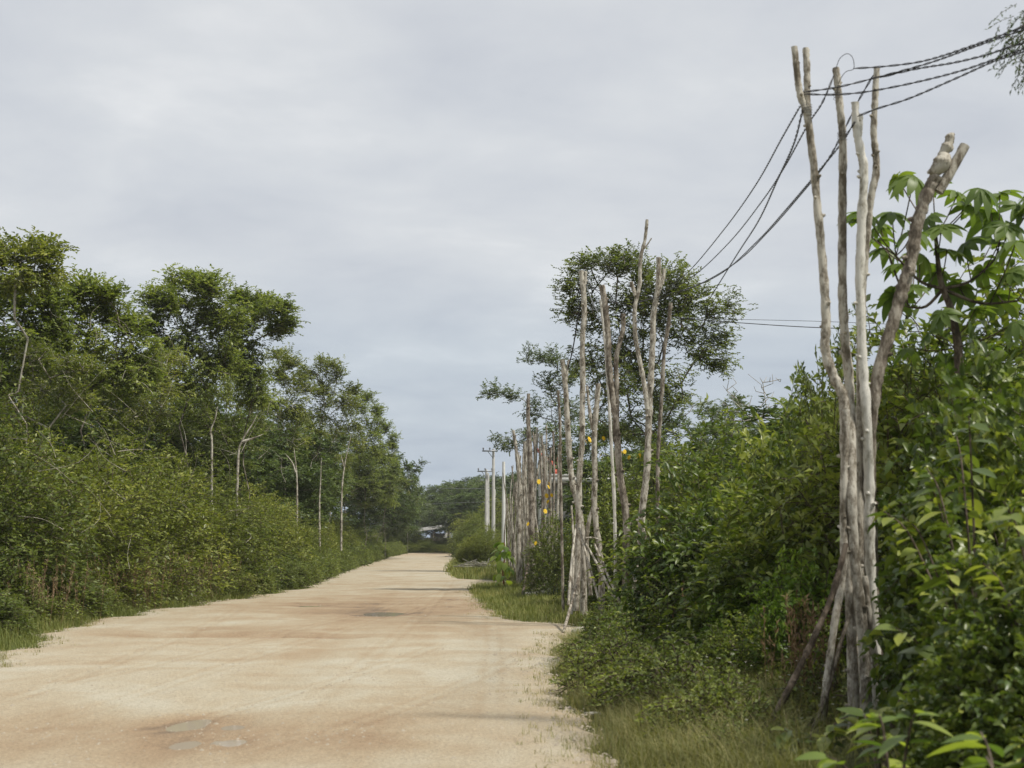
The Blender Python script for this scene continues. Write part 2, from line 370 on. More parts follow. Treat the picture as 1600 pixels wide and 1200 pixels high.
# terrain
g = Geo()
xs = np.concatenate([-np.geomspace(1500, 14, 22), np.linspace(-12, 12, 49), np.geomspace(14, 1500, 22)])
ys = np.concatenate([[-600, -200, -60, -20, -5], np.geomspace(3, 2500, 110)])
X, Y = np.meshgrid(xs, ys); Z = -0.05+0.0*X
e = np.maximum(ledge(Y)-X, X-redge(Y)); Z = np.where((Y > 0) & (Y < 260), -0.05+np.clip(e, 0, 3)*0.06+0.03*fbm(X, Y, 3, .8)*np.clip(e, 0, 1), -0.02)
ny, nx = X.shape; idx = np.arange(ny*nx).reshape(ny, nx)
def gridf(idx): return np.stack([idx[:-1, :-1], idx[:-1, 1:], idx[1:, 1:], idx[1:, :-1]], -1).reshape(-1, 4)
g.add(np.stack([X, Y, Z], -1), None, gridf(idx))
def ground_mat():
    m, t, out = mat_base('ground'); l = t.links.new
    geo = N(t, 'ShaderNodeNewGeometry')
    a = N(t, 'ShaderNodeTexNoise', i_Scale=.6, i_Detail=8.0, i_Roughness=.7); l(geo.outputs['Position'], a.inputs['Vector'])
    b = N(t, 'ShaderNodeTexNoise', i_Scale=14.0, i_Detail=5.0, i_Roughness=.7); l(geo.outputs['Position'], b.inputs['Vector'])
    r = ramp(t, [(.38, (.055, .065, .025)), (.5, (.10, .105, .045)), (.62, (.16, .145, .08))]); l(a.outputs['Fac'], r.inputs[0])
    r2 = ramp(t, [(.3, .6), (.7, 1.3)]); l(b.outputs['Fac'], r2.inputs[0])
    mm_ = N(t, 'ShaderNodeMix', data_type='RGBA', blend_type='MULTIPLY'); mm_.inputs['Factor'].default_value = 1
    l(r.outputs[0], mm_.inputs['A']); l(r2.outputs[0], mm_.inputs['B'])
    p = N(t, 'ShaderNodeBsdfPrincipled'); p.inputs['Roughness'].default_value = .95; p.inputs['Specular IOR Level'].default_value = .1
    bp = N(t, 'ShaderNodeBump'); bp.inputs['Strength'].default_value = .7; bp.inputs['Distance'].default_value = .05
    l(b.outputs['Fac'], bp.inputs['Height']); l(bp.outputs[0], p.inputs['Normal'])
    l(mm_.outputs['Result'], p.inputs['Base Color']); l(p.outputs[0], out.inputs['Surface']); return m
tag(obj('ground', g.mesh('ground', ground_mat(), True)), 'grassy earth on both sides of the dirt road', kind='structure')

# road with its ragged edges; "var" stores where the surface is reddish marl instead of pale crushed limestone
def road_mat():
    m, t, out = mat_base('dirt_road'); l = t.links.new
    geo = N(t, 'ShaderNodeNewGeometry'); at_ = N(t, 'ShaderNodeAttribute', attribute_name='var')
    mp = N(t, 'ShaderNodeMapping'); mp.inputs['Scale'].default_value = (1.0, .22, 1); l(geo.outputs['Position'], mp.inputs['Vector'])
    a = N(t, 'ShaderNodeTexNoise', i_Scale=1.6, i_Detail=9.0, i_Roughness=.68, i_Distortion=.6); l(mp.outputs[0], a.inputs['Vector'])
    a2 = N(t, 'ShaderNodeTexNoise', i_Scale=.42, i_Detail=6.0, i_Roughness=.52, i_Distortion=1.2); l(geo.outputs['Position'], a2.inputs['Vector'])
    b = N(t, 'ShaderNodeTexNoise', i_Scale=34.0, i_Detail=6.0, i_Roughness=.8); l(geo.outputs['Position'], b.inputs['Vector'])
    vo = N(t, 'ShaderNodeTexVoronoi', i_Scale=38.0); l(geo.outputs['Position'], vo.inputs['Vector'])
    s = N(t, 'ShaderNodeMath', operation='MULTIPLY_ADD'); l(a.outputs['Fac'], s.inputs[0]); s.inputs[1].default_value = .62
    s0 = N(t, 'ShaderNodeMath', operation='MULTIPLY_ADD'); l(a2.outputs['Fac'], s0.inputs[0]); s0.inputs[1].default_value = 1.1; s0.inputs[2].default_value = -.88
    l(s0.outputs[0], s.inputs[2])
    s1 = N(t, 'ShaderNodeMath', operation='ADD', use_clamp=True); l(s.outputs[0], s1.inputs[0]); l(at_.outputs['Fac'], s1.inputs[1])
    r = ramp(t, [(.05, (.44, .40, .31)), (.28, (.40, .342, .245)), (.52, (.355, .280, .186)), (.76, (.30, .218, .138)), (1.0, (.18, .135, .095))]); l(s1.outputs[0], r.inputs[0])
    r2 = ramp(t, [(.32, .42), (.43, .86), (.56, 1.05), (.68, 1.35)]); l(b.outputs['Fac'], r2.inputs[0])
    mm_ = N(t, 'ShaderNodeMix', data_type='RGBA', blend_type='MULTIPLY'); mm_.inputs['Factor'].default_value = 1
    l(r.outputs[0], mm_.inputs['A']); l(r2.outputs[0], mm_.inputs['B'])
    p = N(t, 'ShaderNodeBsdfPrincipled'); p.inputs['Roughness'].default_value = .92; p.inputs['Specular IOR Level'].default_value = .15
    hh = N(t, 'ShaderNodeMath', operation='MULTIPLY_ADD'); l(b.outputs['Fac'], hh.inputs[0]); hh.inputs[1].default_value = 1.0; l(vo.outputs['Distance'], hh.inputs[2])
    bp = N(t, 'ShaderNodeBump'); bp.inputs['Strength'].default_value = .55; bp.inputs['Distance'].default_value = .02
    l(hh.outputs[0], bp.inputs['Height'])
    l(bp.outputs[0], p.inputs['Normal'])
    l(mm_.outputs['Result'], p.inputs['Base Color']); l(p.outputs[0], out.inputs['Surface']); return m
g = Geo()
ry = np.concatenate([np.linspace(-8, 10, 20), np.geomspace(10.15, 250, 560)]); ct = np.linspace(0, 1, 170)
Yr = ry[:, None]+0*ct[None]; el = ledge(ry)+.14*fbm(ry, ry*0, 21, 2.5)+.05*fbm(ry, ry*0, 23, 9.); er = redge(ry)+.14*fbm(ry, ry*0+9, 22, 2.5)+.05*fbm(ry, ry*0, 24, 9.)
Xr = el[:, None]*(1-ct[None])+er[:, None]*ct[None]
Zr = road_z(Xr, Yr); ed = np.minimum(Xr-el[:, None], er[:, None]-Xr); Zr = Zr-0.06*np.exp(-ed/0.10)
A = 0.25+0*Xr
def patch(cx, cy, sx, sy, amt): return .72*amt*np.exp(-(((Xr-cx)/sx)**2+((Yr-cy)/sy)**2))
for pp in [(-3, 13.0, 4.5, 1.9, .38), (-.3, 14.2, 1.6, 1.6, .28), (-5.3, 13.6, 1.6, 1.4, .18), (-3.2, 40, 3.8, 9, .62), (-4.2, 28, 3.2, 2.2, .28), (-5.5, 22, 1.4, 1.2, .22),
           (-6.3, 24.5, 1.2, 1.0, .2), (-6.0, 62, 2.6, 7, .22), (-9, 110, 3, 22, .18), (-10, 190, 6, 22, .42), (-.9, 30.5, 1.3, 1.4, .2), (-.9, 41, .7, 4, .3)]:
    A = A+patch(*pp)
A = A+.10*np.exp(-((Xr+3.0+.02*(Yr-20))/.30)**2)*(Yr < 60)+.08*np.exp(-((Xr+1.25+.02*(Yr-20))/.28)**2)*(Yr < 60)
for (x0, x1, y0, y1, bow) in [(-5.6, -1.9, 11.8, 60, .5), (-4.2, -.3, 11.8, 55, -.4), (-2.0, -2.6, 11.8, 70, .3), (-.2, -1.6, 12, 58, .4), (-3.5, -1.0, 11.8, 26, .3), (-1.9, .3, 11.8, 24, .2), (-4.9, -6.6, 12, 40, .3)]:
    t = (Yr-y0)/(y1-y0); xc = x0*(1-t)+x1*t+bow*np.sin(t*math.pi); on = (t > 0)*(t < 1)*np.clip(4*t*(1-t)*2, 0, 1)
    for off in (-.11, .11): A = A+.14*np.exp(-((Xr-xc-off)/.05)**2)*on
    A = A-.05*np.exp(-((Xr-xc)/.30)**2)*on; Zr = Zr-.006*np.exp(-((Xr-xc)/.16)**2)*on
for (px, py, a, b, dp) in PUD: A = A+.28*np.exp(-(((Xr-px)/(a*1.5))**2+((Yr-py)/(b*1.5))**2))
idx = np.arange(Xr.size).reshape(Xr.shape)
g.add(np.stack([Xr, Yr, Zr], -1), None, gridf(idx), A.ravel())
tag(obj('road', g.mesh('road', road_mat(), True)), 'unpaved road of pale crushed limestone with reddish patches', kind='structure')
for i, (px, py, a, b, dp) in enumerate(PUD):
    g = Geo(); th = np.linspace(0, 2*math.pi, 40, endpoint=False)
    rr = 1.55+.12*np.sin(3*th+i)+.08*np.sin(5*th+2*i)
    zc_ = float(road_z(np.array(px), np.array(py)))+dp*.38
    V = np.stack([px+a*rr*np.cos(th), py+b*rr*np.sin(th), np.full(40, zc_)], -1); V = np.vstack([V, [px, py, zc_]])
    g.add(V, [(40, k, (k+1) % 40) for k in range(40)])
    tag(obj('puddle', g.mesh('puddle', M['water'])), 'shallow muddy puddle in a hollow of the road', kind='structure')

# ------------------------------------------------------------------ pebbles and gravel
def pebbles(name, pts, sizes, mat, label, seed):
    r = np.random.default_rng(seed); n = len(pts); g = Geo()
    base = np.array([[1, 0, 0], [.3, .9, 0], [-.8, .6, 0], [-.8, -.6, 0], [.3, -.9, 0], [0, 0, .75]])
    V = base[None]*r.uniform(.7, 1.3, (n, 6, 1)); an = r.uniform(0, 6.28, n); c, s = np.cos(an)[:, None], np.sin(an)[:, None]
    V = np.stack([V[..., 0]*c-V[..., 1]*s, V[..., 0]*s+V[..., 1]*c, V[..., 2]], -1)*sizes[:, None, None]+pts[:, None]
    b = np.arange(n)[:, None]*6
    f3 = np.concatenate([b+np.array([[k, (k+1) % 5, 5]]) for k in range(5)])
    g.add(V.reshape(-1, 3), f3, None, np.repeat(r.uniform(0, 1, n), 6))
    return tag(obj(name, g.mesh(name, mat)), label, kind='stuff')
r = np.random.default_rng(4)
n = 9000; d = np.exp(r.uniform(math.log(10.5), math.log(48), n)); u = r.uniform(0, 1, n)
side = r.uniform(0, 1, n); u = np.where(side < .3, 1-np.abs(r.normal(0, .05, n)), np.where(side < .55, np.abs(r.normal(0, .05, n)), u)); u = np.clip(u, 0.004, .996)
x = ledge(d)*(1-u)+redge(d)*u
pts = np.stack([x, d, road_z(x, d)-.004], -1); sz = r.gamma(2.0, .0035, n)+.003; sz = np.minimum(sz, .028)
pebbles('gravel', pts, sz, M['pebble'], 'pale pebbles strewn over the road and along its edges', 1)
n = 1100; cx = r.choice([0, 1, 2, 3, 3, 3, 4, 4], n); cen = np.array([(-3.95, 13.2), (-2.1, 13.1), (-.55, 13.6), (.35, 27.0), (.30, 20.0)])[cx]
p2 = cen+r.normal(0, 1, (n, 2))*np.array([(.35, .35), (.4, .3), (.7, .9), (.5, 2.2), (.25, 3.0)])[cx]
pts = np.stack([p2[:, 0], p2[:, 1], road_z(p2[:, 0], p2[:, 1])-.003], -1)
pebbles('loose_stones', pts, np.minimum(r.gamma(2.0, .003, n)+.003, .018), M['pebble'], 'loose stones in broken patches of the road surface', 2)

# ------------------------------------------------------------------ plants: prototypes
def make_tree(seed, h, r, cb, nl, per, ll, lw, matn, lobes=None, barkn='bark_tree', sh=12, nleaf=9, lean=0.0, trunk_r=.12, slen=.5, name='tree', shell=.4, droop=.35, fork=0.0):
    """returns (trunk mesh, crown mesh)"""
    rng = np.random.default_rng(seed)
    if lobes is None:
        lobes = []
        hc = (h-cb)/2; zm = cb+hc
        for k in range(nl*2):
            t = (k+.5)/(nl*2); zz = 1-1.75*t; th = k*2.4+rng.uniform(-.4, .4); w_ = math.sqrt(max(0, 1-zz*zz))
            q = r*rng.uniform(.26, .44); f_ = rng.uniform(.62, .92)
            lobes.append((r*w_*f_*math.cos(th)*.9, r*w_*f_*math.sin(th)*.9, zm+hc*zz*f_*.95, q, q, q*rng.uniform(.5, .75)))
    Cc = lobes_clumps(rng, lobes, per, shell)
    top = np.array([lean*h, 0, cb*1.15]); tr = [np.array([0, 0, -.1])]
    for k in range(1, 8):
        t = k/7; tr.append(np.array([0, 0, -.1])*(1-t)+top*t+np.array([rng.normal(0, .05), rng.normal(0, .05), 0])*h*.15)
    nodes, par, rad = skeleton(rng, tr, Cc, tip=.011, rmax=trunk_r)
    g = Geo(); i = np.arange(1, len(nodes)); cones(g, nodes[par[i]], nodes[i], np.maximum(rad[par[i]]*.95, rad[i]), rad[i], 6)
    cc = Cc.mean(0); n = len(Cc)
    lf = Geo(); tw = g
    O = np.repeat(Cc, sh, 0)+rng.normal(0, .10, (n*sh, 3))
    out = unit(Cc-cc); D = np.repeat(out, sh, 0)*.55+unit(rng.standard_normal((n*sh, 3)))+np.array([0, 0, .15])
    av = np.repeat(rng.uniform(.2, .75, n), sh)+rng.normal(0, .08, n*sh)
    shoots(rng, lf, O, D, slen*rng.uniform(.6, 1.2, n*sh), nleaf, ll, lw, av, twig=tw, tw=.004, droop=droop)
    return g.mesh('trunk', M[barkn], True), lf.mesh('crown', M[matn])

def lobe_tree(name, label, cx, d, lobes, matn, ll=.13, lw=.075, sh=13, nleaf=7, slen=.36, droop=.12, cb=None, barkn='bark_tree', seed=1, dens=1.0, trunk_r=.14, dark=0.0):
    k = d/F; rng = np.random.default_rng(seed); L_ = []
    for (px, py, rx, rz) in lobes: L_.append(((px-cx)*k, rng.uniform(-.5, .5)*60*k, topz(py, d), rx*k, max(rx*k*.9, .5), rz*k*(1.2 if matn == 'leaf_umbrella' else 1.42)))
    dens = dens*2.1
    Cc = np.concatenate([lobes_clumps(rng, [l_], max(4, int((7*l_[3]*l_[5]+4)*dens)), .55) for l_ in L_])
    zt = min(l_[2] for l_ in L_)
    if cb is None: cb = max(1.5, zt-.5)
    tr = [np.array([0, 0, -.1])*(1-t)+np.array([rng.normal(0, .2), rng.normal(0, .2), cb])*t+np.array([rng.normal(0, .06), rng.normal(0, .06), 0]) for t in np.linspace(0, 1, 7)]
    nodes, par, rad = skeleton(rng, tr, Cc, tip=.011, rmax=trunk_r)
    g = Geo(); i = np.arange(1, len(nodes)); cones(g, nodes[par[i]], nodes[i], np.maximum(rad[par[i]]*.95, rad[i]), rad[i], 6)
    cc = Cc.mean(0); n = len(Cc); lf = Geo()
    O = np.repeat(Cc, sh, 0)+rng.normal(0, .15, (n*sh, 3))*np.array([1.2, 1.2, .9])
    D = np.repeat(unit(Cc-cc), sh, 0)*.5+unit(rng.standard_normal((n*sh, 3)))*np.array([1, 1, .55])+np.array([0, 0, .15])
    av = np.repeat(rng.uniform(.2, .8, n), sh)+rng.normal(0, .08, n*sh)-dark
    shoots(rng, lf, O, D, slen*rng.uniform(.6, 1.2, n*sh), nleaf, ll, lw, av, twig=g, tw=.004, droop=droop, flat=.9)
    o = thing(name, label, 'tree', (xat(cx, d), d, 0)); obj('trunk', g.mesh('trunk', M[barkn], True), o); obj('crown', lf.mesh('crown', M[matn]), o)
    return o

def plant_tree(protoname, label, x, y, rz, s, group=None, name='tree', cat='tree'):
    tm, cm = PROTO[protoname]
    if not hasattr(s, '__len__'): s = (s, s, s)
    o = thing(name, label, cat, (x, y, 0), rz, group, s)
    obj('trunk', tm, o); obj('crown', cm, o)
    return o
PROTO = {}
PROTO['round_a'] = make_tree(1, 10, 3.4, 3.8, 9, 11, .13, .065, 'leaf_olive', sh=15, nleaf=8, slen=.40, droop=.18)
PROTO['round_b'] = make_tree(2, 10, 3.2, 4.2, 10, 11, .125, .06, 'leaf_green', sh=15, nleaf=8, slen=.38, droop=.18)
PROTO['tall'] = make_tree(3, 10, 3.1, 4.4, 11, 10, .125, .058, 'leaf_green', sh=15, nleaf=8, slen=.40, droop=.15)
PROTO['feather'] = make_tree(4, 10, 3.0, 4.6, 8, 8, .12, .045, 'leaf_olive', barkn='bark_pale', sh=13, droop=.12, slen=.45)
PROTO['dark'] = make_tree(5, 10, 3.8, 1.5, 11, 10, .19, .09, 'leaf_dark', sh=13, nleaf=8, slen=.5, droop=.2)
PROTO['blue'] = make_tree(6, 10, 3.4, 2.2, 9, 10, .14, .065, 'leaf_blue', sh=13, nleaf=8, slen=.42, droop=.18)

def make_shrub(seed, h, r, nsh, nleaf, ll, lw, matn, slen=.7, rich=False, stems=9, barkn='bark_dark', droop=.45, lump=.35, top=1.0, inner=.35, tw=.004):
    rng = np.random.default_rng(seed)
    # a mound of leafy shoots: most start near the lumpy outer surface
    n = nsh; th = rng.uniform(0, 2*math.pi, n); ph = np.arccos(rng.uniform(0.0, 1.0, n)*1.0)
    ph = np.where(rng.uniform(0, 1, n) < .25, rng.uniform(1.0, 1.57, n), ph)
    dirs = np.stack([np.sin(ph)*np.cos(th), np.sin(ph)*np.sin(th), np.cos(ph)], -1)
    lumpf = 1+lump*fbm(dirs[:, 0]*3+seed, dirs[:, 1]*3+dirs[:, 2]*4, seed, 1.1)
    rad = (inner+(1-inner)*rng.uniform(0, 1, n)**.45)*lumpf
    zz = dirs[:, 2]*rad
    P = np.stack([dirs[:, 0]*rad*r, dirs[:, 1]*rad*r, np.maximum(zz*h*.92, .0)+rng.uniform(0, .35, n)*(ph > 1.0)*h*.5], -1)
    O = P*np.array([1, 1, 1.0])
    D = dirs*.9+unit(rng.standard_normal((n, 3)))*.8+np.array([0, 0, .35])
    O = O-unit(D)*slen*.5; O[:, 2] = np.maximum(O[:, 2], .05)
    lf = Geo(); tw_ = Geo()
    cl_ = fbm(P[:, 0]*1.7, P[:, 2]*1.9+P[:, 1]*1.3, seed+7, 1.3)
    av = .47+.30*cl_+rng.normal(0, .08, n)
    shoots(rng, lf, O, D, slen*rng.uniform(.6, 1.2, n), nleaf, ll, lw, av, rich=rich, twig=tw_, tw=tw, droop=droop)
    # main stems
    for k in range(stems):
        a = rng.uniform(0, 6.28); q = rng.uniform(.3, .8)
        P0 = np.array([rng.normal(0, r*.12), rng.normal(0, r*.12), -.05]); P3 = np.array([math.cos(a)*r*q*.8, math.sin(a)*r*q*.8, h*rng.uniform(.4, .7)])
        mid = P0*.5+P3*.5+np.array([0, 0, h*.12])+rng.normal(0, .08*r, 3)
        pts = catmull([P0, mid, P3], 5); tube(tw_, pts, np.linspace(.028, .006, len(pts))*h/3, 5, cap=False)
    return tw_.mesh('stems', M[barkn], True), lf.mesh('foliage', M[matn], rich)
SH = {}
SH['hedge_a'] = make_shrub(31, 4.2, 2.4, 2600, 9, .125, .055, 'leaf_olive', .65)
SH['hedge_b'] = make_shrub(32, 4.2, 2.3, 2600, 9, .115, .05, 'leaf_green', .6)
SH['hedge_c'] = make_shrub(33, 4.2, 2.5, 2500, 10, .12, .045, 'leaf_olive', .7)
SH['weed_a'] = make_shrub(34, 1.2, .95, 900, 8, .075, .035, 'leaf_green', .32, stems=6)
SH['weed_b'] = make_shrub(35, 1.1, 1.0, 800, 8, .065, .030, 'leaf_olive', .35, stems=6)
def plant_shrub(pn, label, x, y, rz, s, group=None, name='shrub', cat='shrub'):
    tm, cm = SH[pn]
    if not hasattr(s, '__len__'): s = (s, s, s)
    o = thing(name, label, cat, (x, y, 0), rz, group, s)
    obj('stems', tm, o); f = obj('foliage', cm, o); f['kind'] = 'stuff'
    return o

# ------------------------------------------------------------------ left side: trees behind, bushes along the road
def T(pn, px, py, d, width, label, rz=0, group=None, name='tree', h0=10.0, r0=3.3, **k):
    h = topz(py, d); s = h/h0; w = width/(2*r0)
    return plant_tree(pn, label, xat(px, d), d, rz, (w, w, s), group, name, **k)
T('tall', 345, 545, 68, 4.4, 'dark tree filling the gap under the jutting crown on the left', 4.4)
T('round_a', 480, 640, 100, 6.5, 'low green tree with pale trunks in front of the left tree line', 5.6)
T('dark', 590, 690, 150, 8.0, 'dark tree under the last round crown of the left tree line', .6)
T('feather', 638, 738, 165, 3.2, 'small thin tree standing alone where the left tree line ends', .6)
lobe_tree('tree', 'airy tree with flat pale-limbed tiers at the far left edge, rising above its neighbours', 30, 40, [(40, 380, 34, 9), (62, 398, 18, 7), (14, 402, 24, 8), (66, 427, 18, 7), (30, 432, 28, 9), (-20, 392, 30, 12), (-30, 430, 40, 14)], 'leaf_olive', barkn='bark_pale', seed=101, cb=4.5, dens=1.1)
lobe_tree('tree', 'broad green tree under the airy tree at the far left edge', 20, 45, [(20, 470, 50, 26), (66, 462, 26, 18), (-30, 470, 50, 30), (10, 520, 55, 34), (70, 510, 35, 26), (60, 560, 50, 34), (0, 580, 50, 34)], 'leaf_crown', seed=102, dens=1.25)
lobe_tree('tree', 'round-topped green tree second from the left edge of the wood', 145, 47, [(128, 455, 40, 11), (168, 460, 22, 12), (108, 478, 35, 20), (150, 483, 40, 24), (192, 508, 26, 18), (90, 525, 40, 30), (150, 530, 50, 32), (208, 552, 32, 24), (120, 580, 55, 30), (190, 595, 45, 28)], 'leaf_crown', seed=103, dens=1.25)
lobe_tree('tree', 'tallest dark green tree of the left wood, left of the crown that juts out', 290, 58, [(270, 436, 32, 12), (306, 440, 28, 12), (240, 468, 20, 11), (330, 452, 24, 14), (260, 475, 40, 24), (310, 484, 45, 30), (232, 505, 25, 18), (350, 492, 32, 28), (280, 532, 50, 35), (340, 548, 42, 35), (250, 565, 35, 28), (310, 595, 55, 30)], 'leaf_crown', seed=104, dens=1.3, dark=-.03)
lobe_tree('tree', 'leafy tree whose crown juts out to the right over the left wood', 385, 61, [(374, 464, 24, 11), (404, 466, 28, 10), (434, 486, 18, 11), (446, 506, 9, 9), (398, 496, 28, 16), (368, 525, 28, 30), (424, 512, 12, 7), (382, 565, 32, 30), (392, 610, 34, 28)], 'leaf_crown', seed=105, dens=1.4)
lobe_tree('tree', 'slim grey-green tree in the middle of the left tree line', 445, 84, [(430, 554, 16, 8), (452, 568, 18, 10), (438, 592, 26, 16), (468, 604, 24, 16), (418, 632, 30, 20), (460, 642, 35, 24), (440, 690, 40, 26)], 'leaf_olive', seed=106, dens=1.1, barkn='bark_pale')
lobe_tree('tree', 'loose spreading crown just right of the middle of the left tree line', 512, 92, [(500, 567, 26, 7), (525, 582, 16, 8), (480, 582, 20, 10), (545, 610, 15, 9), (505, 608, 30, 17), (540, 630, 22, 14), (500, 642, 30, 20), (535, 668, 28, 25), (490, 700, 35, 30)], 'leaf_olive', seed=107, dens=1.0, barkn='bark_pale')
lobe_tree('tree', 'round tree stepping down towards the end of the left tree line', 572, 115, [(572, 622, 18, 7), (588, 642, 11, 9), (560, 642, 20, 13), (580, 668, 20, 16), (560, 692, 26, 20), (590, 702, 16, 20), (570, 740, 26, 26)], 'leaf_crown', seed=108, dens=1.1)
lobe_tree('tree', 'last big round tree of the left tree line before the far gap', 602, 135, [(600, 672, 14, 10), (612, 692, 12, 13), (600, 712, 18, 18), (615, 732, 10, 16), (592, 752, 24, 22), (606, 775, 18, 18)], 'leaf_crown', seed=109, dens=1.2)
lobe_tree('tree', 'yellow-green tree with flat sprays below the tallest tree on the left', 220, 50, [(170, 562, 35, 11), (215, 576, 35, 11), (257, 562, 35, 13), (200, 606, 45, 15), (250, 604, 40, 17), (160, 612, 40, 15), (222, 642, 60, 20)], 'leaf_olive', seed=110, dens=1.0, barkn='bark_pale', ll=.12, lw=.05)
lobe_tree('tree', 'yellow-green tree with flat sprays above the bushes near the left edge', 85, 41, [(58, 562, 38, 12), (112, 576, 40, 12), (48, 602, 45, 16), (110, 622, 50, 18), (20, 640, 50, 22)], 'leaf_olive', seed=111, dens=1.0, barkn='bark_pale', ll=.12, lw=.05)
for i, (px, py, d) in enumerate([(-60, 500, 55), (60, 560, 62), (200, 560, 70), (130, 590, 60), (420, 640, 88), (540, 700, 125), (330, 620, 76), (260, 620, 66), (20, 620, 50), (500, 720, 115), (560, 745, 140), (450, 710, 96), (390, 680, 84)]):
    T(('dark', 'tall')[i % 2], px, py, d, 8.0 if d < 100 else 10, 'dark tree deep in the wood left of the road', i*1.7, 'trees deep in the wood on the left', name='background_tree')

# hedge-like bushes; x, distance, scale
HB = [(-11.2, 32.5, 1.20, 'hedge_b', 'tall leafy bush at the far left edge behind the verge grass'),
      (-10.9, 37.5, 1.15, 'hedge_c', 'olive bush beside the far left bush, darkest at its foot'),
      (-11.0, 43, 1.22, 'hedge_a', 'tall olive bush behind the brown seed stalks on the left'),
      (-10.6, 49, 1.18, 'hedge_c', 'spreading olive bush below the tallest tree on the left'),
      (-10.4, 55, 1.05, 'hedge_b', 'bright green bush where the left verge reaches the road'),
      (-10.6, 62, 1.05, 'hedge_a', 'green bush left of the pale bare trunks'),
      (-10.7, 70, .95, 'hedge_c', 'bush standing below the first pale bare trunk'),
      (-11.2, 79, .90, 'hedge_b', 'bush below the forked pale trunk of the left wood'),
      (-11.9, 90, .90, 'hedge_a', 'bush along the road halfway down the left hedge'),
      (-12.6, 103, .95, 'hedge_c', 'rounded bush past the middle of the left hedge'),
      (-13.4, 118, .95, 'hedge_a', 'bush near the narrow end of the left hedge'),
      (-14.4, 135, 1.0, 'hedge_b', 'third bush from the far end of the left hedge'),
      (-15.6, 155, 1.0, 'hedge_a', 'second bush from the far end of the left hedge'),
      (-16.6, 178, 1.0, 'hedge_b', 'last bush at the far end of the left hedge')]
for i, (x, d, s, pn, lab) in enumerate(HB):
    plant_shrub(pn, lab, x, d, i*2.1, (s, s, s*1.0), 'bushes along the left side of the road')
for i, (x, d, s) in enumerate([(-13.8, 35, 1.35), (-14.2, 41, 1.4), (-14, 47, 1.4), (-14, 53, 1.35), (-13.8, 60, 1.3), (-14, 68, 1.3), (-14.5, 78, 1.2), (-15, 90, 1.2), (-16, 105, 1.2), (-17, 125, 1.2), (-18, 150, 1.3)]):
    plant_shrub(('hedge_c', 'hedge_a', 'hedge_b')[i % 3], 'tall undergrowth bush half hidden behind the left roadside bushes', x, d, i*1.3, s, 'undergrowth behind the left bushes', 'undergrowth_bush')
# low weeds at the edge
r = np.random.default_rng(8)
d = 24.5; k = 0
while d < 200:
    s = r.uniform(.7, 1.25)*(1 if d < 60 else 1.35)
    off = .75*s if d > 48 else r.uniform(.9, 2.0)
    plant_shrub(('weed_a', 'weed_b')[k % 2] if d < 48 else 'weed_a', 'low green weed bush spilling onto the left edge of the road', float(ledge(d))-off, d, k*1.9, (s, s, s*(.8 if d < 48 else .95)), 'low weeds along the left road edge', 'weed_bush', 'weed')
    d *= 1.033 if d < 60 else 1.026; k += 1
# second low row between verge and hedge
for k in range(14):
    d = 27+k*3.4; s = r.uniform(1.2, 1.7)
    plant_shrub(('weed_b', 'weed_a')[k % 2], 'knee-high leafy plant under the front of the left bushes', float(ledge(d))-1.9-.3*(k % 2), d, k*1.1, s, 'leafy plants under the left bushes', 'leafy_plant', 'plant')

# pale bare trunks seen against the left wood
def stick(name, label, cat, pts, r0, r1, matn, group=None, seed=0, forks=(), sides=9, knots=True, d=None, ground=False):
    """pts: (px, py, distance) from the top down. forks: (part name, pts, r0, r1)"""
    rng = np.random.default_rng(seed+500)
    kk = 1.0
    if group == 'rough branch poles of the front bundle': r0, r1 = r0*1.0, r1*.80
    if group == 'rough branch poles of the middle group': r0, r1 = r0*.92, r1*.72
    if cat == 'tree': r0, r1, matn = r0*.3, r1*.6, 'bark_pale'
    def build(pts, r0, r1, nm):
        P = catmull([at(*p) for p in pts], 9); g = Geo(); n = len(P)
        P = P+np.cumsum(rng.normal(0, r0*.05, P.shape), 0)*0.3
        R = np.linspace(r0, r1, n)*(1+.06*rng.standard_normal(n))
        tube(g, P, R, sides, jit=.055, rng=rng)
        if knots:
            for q in range(max(2, n//6)):
                i = rng.integers(2, n-2); v = rng.standard_normal(3); v[2] = abs(v[2])*.5; v = v/np.linalg.norm(v)
                tube(g, np.array([P[i], P[i]+v*R[i]*1.25, P[i]+v*R[i]*1.7]), [R[i]*.55, R[i]*.42, R[i]*.22], 6)
        return g.mesh(nm, M[matn], True)
    base = at(*pts[-1]); me = build(pts, r0, r1, name)
    me.transform(__import__('mathutils').Matrix.Translation(Vector(-base)))
    o = tag(obj(name, me, None, tuple(base)), label, cat, group)
    for (nm, fp, a, b) in forks:
        if group and 'middle' in group: a, b = a*.85, b*.8
        if cat == 'tree': a = a*.3
        fm = build(fp, a, b, nm); fm.transform(__import__('mathutils').Matrix.Translation(Vector(-base))); obj(nm, fm, o)
    return o
GB = 'pale bare trunks among the left trees'
stick('slender_tree', 'pale bare trunk standing left of the dark gap in the left wood', 'tree', [(459, 700, 70), (462, 725, 70), (464, 760, 70), (464, 830, 70), (465, 900, 70)], .05, .12, 'bark_white', GB, 1, [('branch', [(445, 708, 70), (456, 722, 70), (462, 738, 70)], .02, .05)])
stick('slender_tree', 'slim grey trunk between the two palest trunks of the left wood', 'tree', [(502, 715, 76), (501, 750, 76), (499, 790, 76), (500, 880, 76)], .04, .10, 'bark_pale', GB, 2)
stick('slender_tree', 'forked pale trunk nearest the road in the left wood', 'tree', [(549, 678, 84), (543, 705, 84), (538, 730, 84), (534, 770, 84), (533, 860, 84)], .04, .10, 'bark_white', GB, 3, [('branch', [(533, 712, 84), (537, 728, 84)], .03, .04)])
